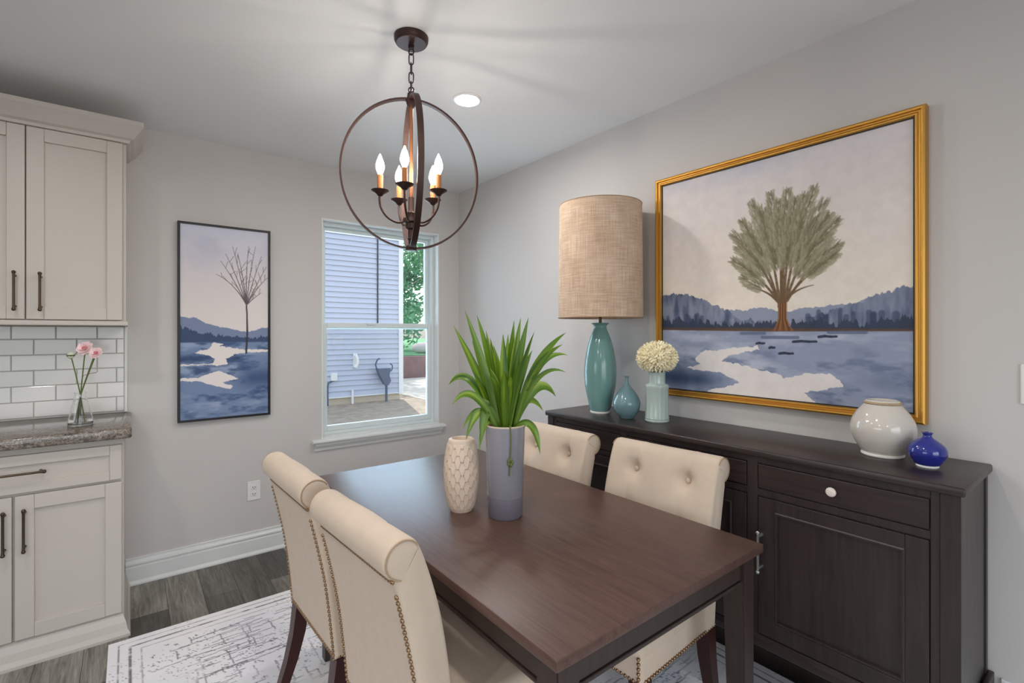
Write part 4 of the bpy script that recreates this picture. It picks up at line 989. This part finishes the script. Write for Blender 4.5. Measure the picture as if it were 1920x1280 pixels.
# ------------------------------------------------------------------ outside the window
def poly_slab(name, pts, z0, z1, m):
    b = BM(); A = [b.verts.new((x, y, z0)) for x, y in pts]; B = [b.verts.new((x, y, z1)) for x, y in pts]; n = len(pts)
    for i in range(n): b.faces.new((A[i], A[(i+1) % n], B[(i+1) % n], B[i]))
    b.faces.new(A[::-1]); b.faces.new(B); bmesh.ops.recalc_face_normals(b, faces=b.faces[:]); return struct(link(name, b, m))
NY = 10.5; NX = 4.97
b = BM(); box(b, -14, 34, YW+T+.02, 60, GZ-.3, GZ); struct(link('ground', b, GRAVEL))
b = BM(); box(b, 5.3, 22, 8.6, 15.0, GZ-.1, GZ+.015); struct(link('driveway', b, CONC))
nh = thing('neighbour_house', 'neighbouring house with pale blue lap siding seen through the window', 'house', (0, NY, GZ))
b = BM(); box(b, -10, NX-.03, .03, 9, .0, .17); box(b, -10, NX-.1, .05, 8.9, .17, 10.6); link('wall_core', b, FOUND, nh)  # upper height raised, out of view, to block sun from the dining window
b = BM(); z = .17
while z < 10.2:
    prism(b, [(.0, z), (-.034, z+.004), (-.034, z+.010), (-.004, z+.113), (.02, z+.113), (.02, z)], 'x', -10, NX-.02); z += .112
link('siding', b, SIDING, nh)
b = BM(); z = .17
while z < 10.2:
    A = [b.verts.new((NX-.03+dx, yv, zz)) for yv in (.05, 8.9) for dx, zz in ((.018, z), (.004, z+.112))]
    b.faces.new((A[0], A[2], A[3], A[1])); z += .112
link('side_siding', b, SIDING, nh)
b = BM(); box(b, NX-.085, NX+.022, -.052, .06, .12, 10.2, .004); link('corner_trim', b, HTRIM, nh)
b = BM(); box(b, -10, NX-.086, -.045, .05, .145, .172, .004); link('starter_strip', b, HTRIM, nh)
b = BM(); prism(b, [(-.5, 10.1), (9.5, 10.1), (4.5, 12.2)], 'x', -10.3, NX+.3); link('roof', b, mat('grey_shingle', (120, 118, 120), .9), nh)
gm = thing('gas_meter', 'dark gas meter on a riser pipe against the neighbouring wall', 'meter', (4.47, NY-.16, GZ))
b = BM(); tube(b, [(.06, 0, 0), (.06, 0, .34), (.03, 0, .42)], .028, 10); link('riser_pipe', b, METER, gm, True)
b = BM(); prism(b, [(-.17, .74), (.13, .74), (.10, .58), (.14, .46), (.07, .36), (.0, .38), (-.12, .60)], 'y', -.08, .06); link('meter_body', b, METER, gm)
b = BM(); tube(b, spline([(-.16, 0, .74), (-.19, 0, .83), (-.15, 0, .93), (-.08, .05, .96)], 5), .018, 8); tube(b, spline([(.12, 0, .66), (.19, 0, .70), (.20, .0, .80), (.16, .04, .84)], 5), .015, 8); link('pipe_fitting', b, METER, gm, True)
dv = thing('dryer_vent', 'white vent hood on the neighbouring siding', 'vent', (3.87, NY-.03, .72))
b = BM(); box(b, -.05, .05, -.012, .01, -.14, .16, .004); link('plate', b, PVC, dv)
b = BM(); tube(b, spline([(0, -.02, .12), (.02, -.06, .05), (.02, -.06, -.06), (-.02, -.05, -.14)], 5), .035, 10); link('hood', b, PVC, dv, True)
sp = thing('hose_bib', 'grey hose tap with bent pipe at the left of the neighbouring wall', 'tap', (3.28, NY-.05, GZ))
b = BM(); tube(b, spline([(0, 0, .0), (0, 0, .42), (.06, 0, .5), (.14, .0, .53)], 6), .018, 8); link('pipe', b, METER, sp, True)
b = BM(); box(b, .06, .19, -.03, .03, .52, .68, .01); link('valve_box', b, PVC, sp)
po = tag(link('drain_pipe', tube(BM(), [(0, 0, 0), (0, 0, .30)], .025, 10), PVC, None, True, (3.80, NY-.06, GZ)), 'short white pipe stub at the foot of the neighbouring wall', 'pipe')
b = BM(); tube(b, [(4.38, NY-.035, 1.5), (4.38, NY-.035, 5.5)], .017, 8); tag(link('utility_cable', b, CABLE), 'dark vertical cable running up the neighbouring siding', 'cable')
b = BM(); box(b, 5.9, 22, 15.1, 15.5, GZ-.1, .53); rw = tag(link('retaining_wall', b, BRICK), 'low red brown retaining wall beyond the driveway', 'wall')
b = BM(); box(b, -2, 34, 15.5, 58, GZ, .56); struct(link('lawn', b, LAWN))
b = BM(); bmesh.ops.create_icosphere(b, subdivisions=3, radius=1)
for v in b.verts: v.co = Vector((v.co.x*.75, v.co.y*.4, v.co.z*.26))*(1+.12*math.sin(v.co.x*5+v.co.y*3))
tag(link('boulder', b, STONE, None, True, (9.1, 16.6, .76)), 'pale boulder lying on the grass above the retaining wall', 'rock')
def tree(label, x, y, z, hh, cr, seed, low=.3, nl=900, ls=.16):
    R = random.Random(seed); t = thing('leafy_tree', label, 'tree', (x, y, z), 0, 'trees beyond the yard')
    b = BM(); pts = [(R.uniform(-.1, .1)*k, R.uniform(-.1, .1)*k, hh*.9*k/5) for k in range(6)]; tube(b, spline(pts, 3), [.16-.13*k/15 for k in range(16)], 8)
    for k in range(9):
        z0 = hh*R.uniform(low, .8); a = R.uniform(0, 2*PI); tube(b, [(0, 0, z0), (cr*.5*math.cos(a), cr*.5*math.sin(a), z0+hh*.12), (cr*.9*math.cos(a), cr*.9*math.sin(a), z0+hh*.2)], [.06, .035, .012], 6)
    link('trunk', b, BARK, t)
    b = BM()
    cl = [(R.uniform(-1, 1)*cr*.75, R.uniform(-1, 1)*cr*.75, hh*R.uniform(low, 1), R.uniform(.3, .55)*cr) for _ in range(16)]
    for k in range(nl):
        cx, cy, cz, r = R.choice(cl); d = Vector((R.gauss(0, 1), R.gauss(0, 1), R.gauss(0, 1))).normalized()*r*R.random()**.4; c = Vector((cx, cy, cz))+d
        u = Vector((R.gauss(0, 1), R.gauss(0, 1), R.gauss(0, 1))).normalized(); v = u.orthogonal().normalized(); s = ls*R.uniform(.6, 1.3)
        b.faces.new([b.verts.new(c+q) for q in (u*s, v*s*.5, -u*s, -v*s*.5)])
    link('foliage', b, TREEL, t)
tree('tall leafy tree just right of the neighbouring house corner', 8.9, 20.3, .56, 7.5, 2.0, 1, .10, 8000, .125)
tree('light green tree farther back behind the boulder', 12.6, 23, .56, 9.5, 2.4, 2, .10, 8000, .15)
tree('leafy tree at the far right of the lawn', 20.0, 21, .56, 9, 2.6, 5, .1, 8000, .15)
tree('dark leafy tree behind the house corner at the back of the lawn', 10.6, 29, .56, 11, 2.8, 3, .06, 8000, .18)
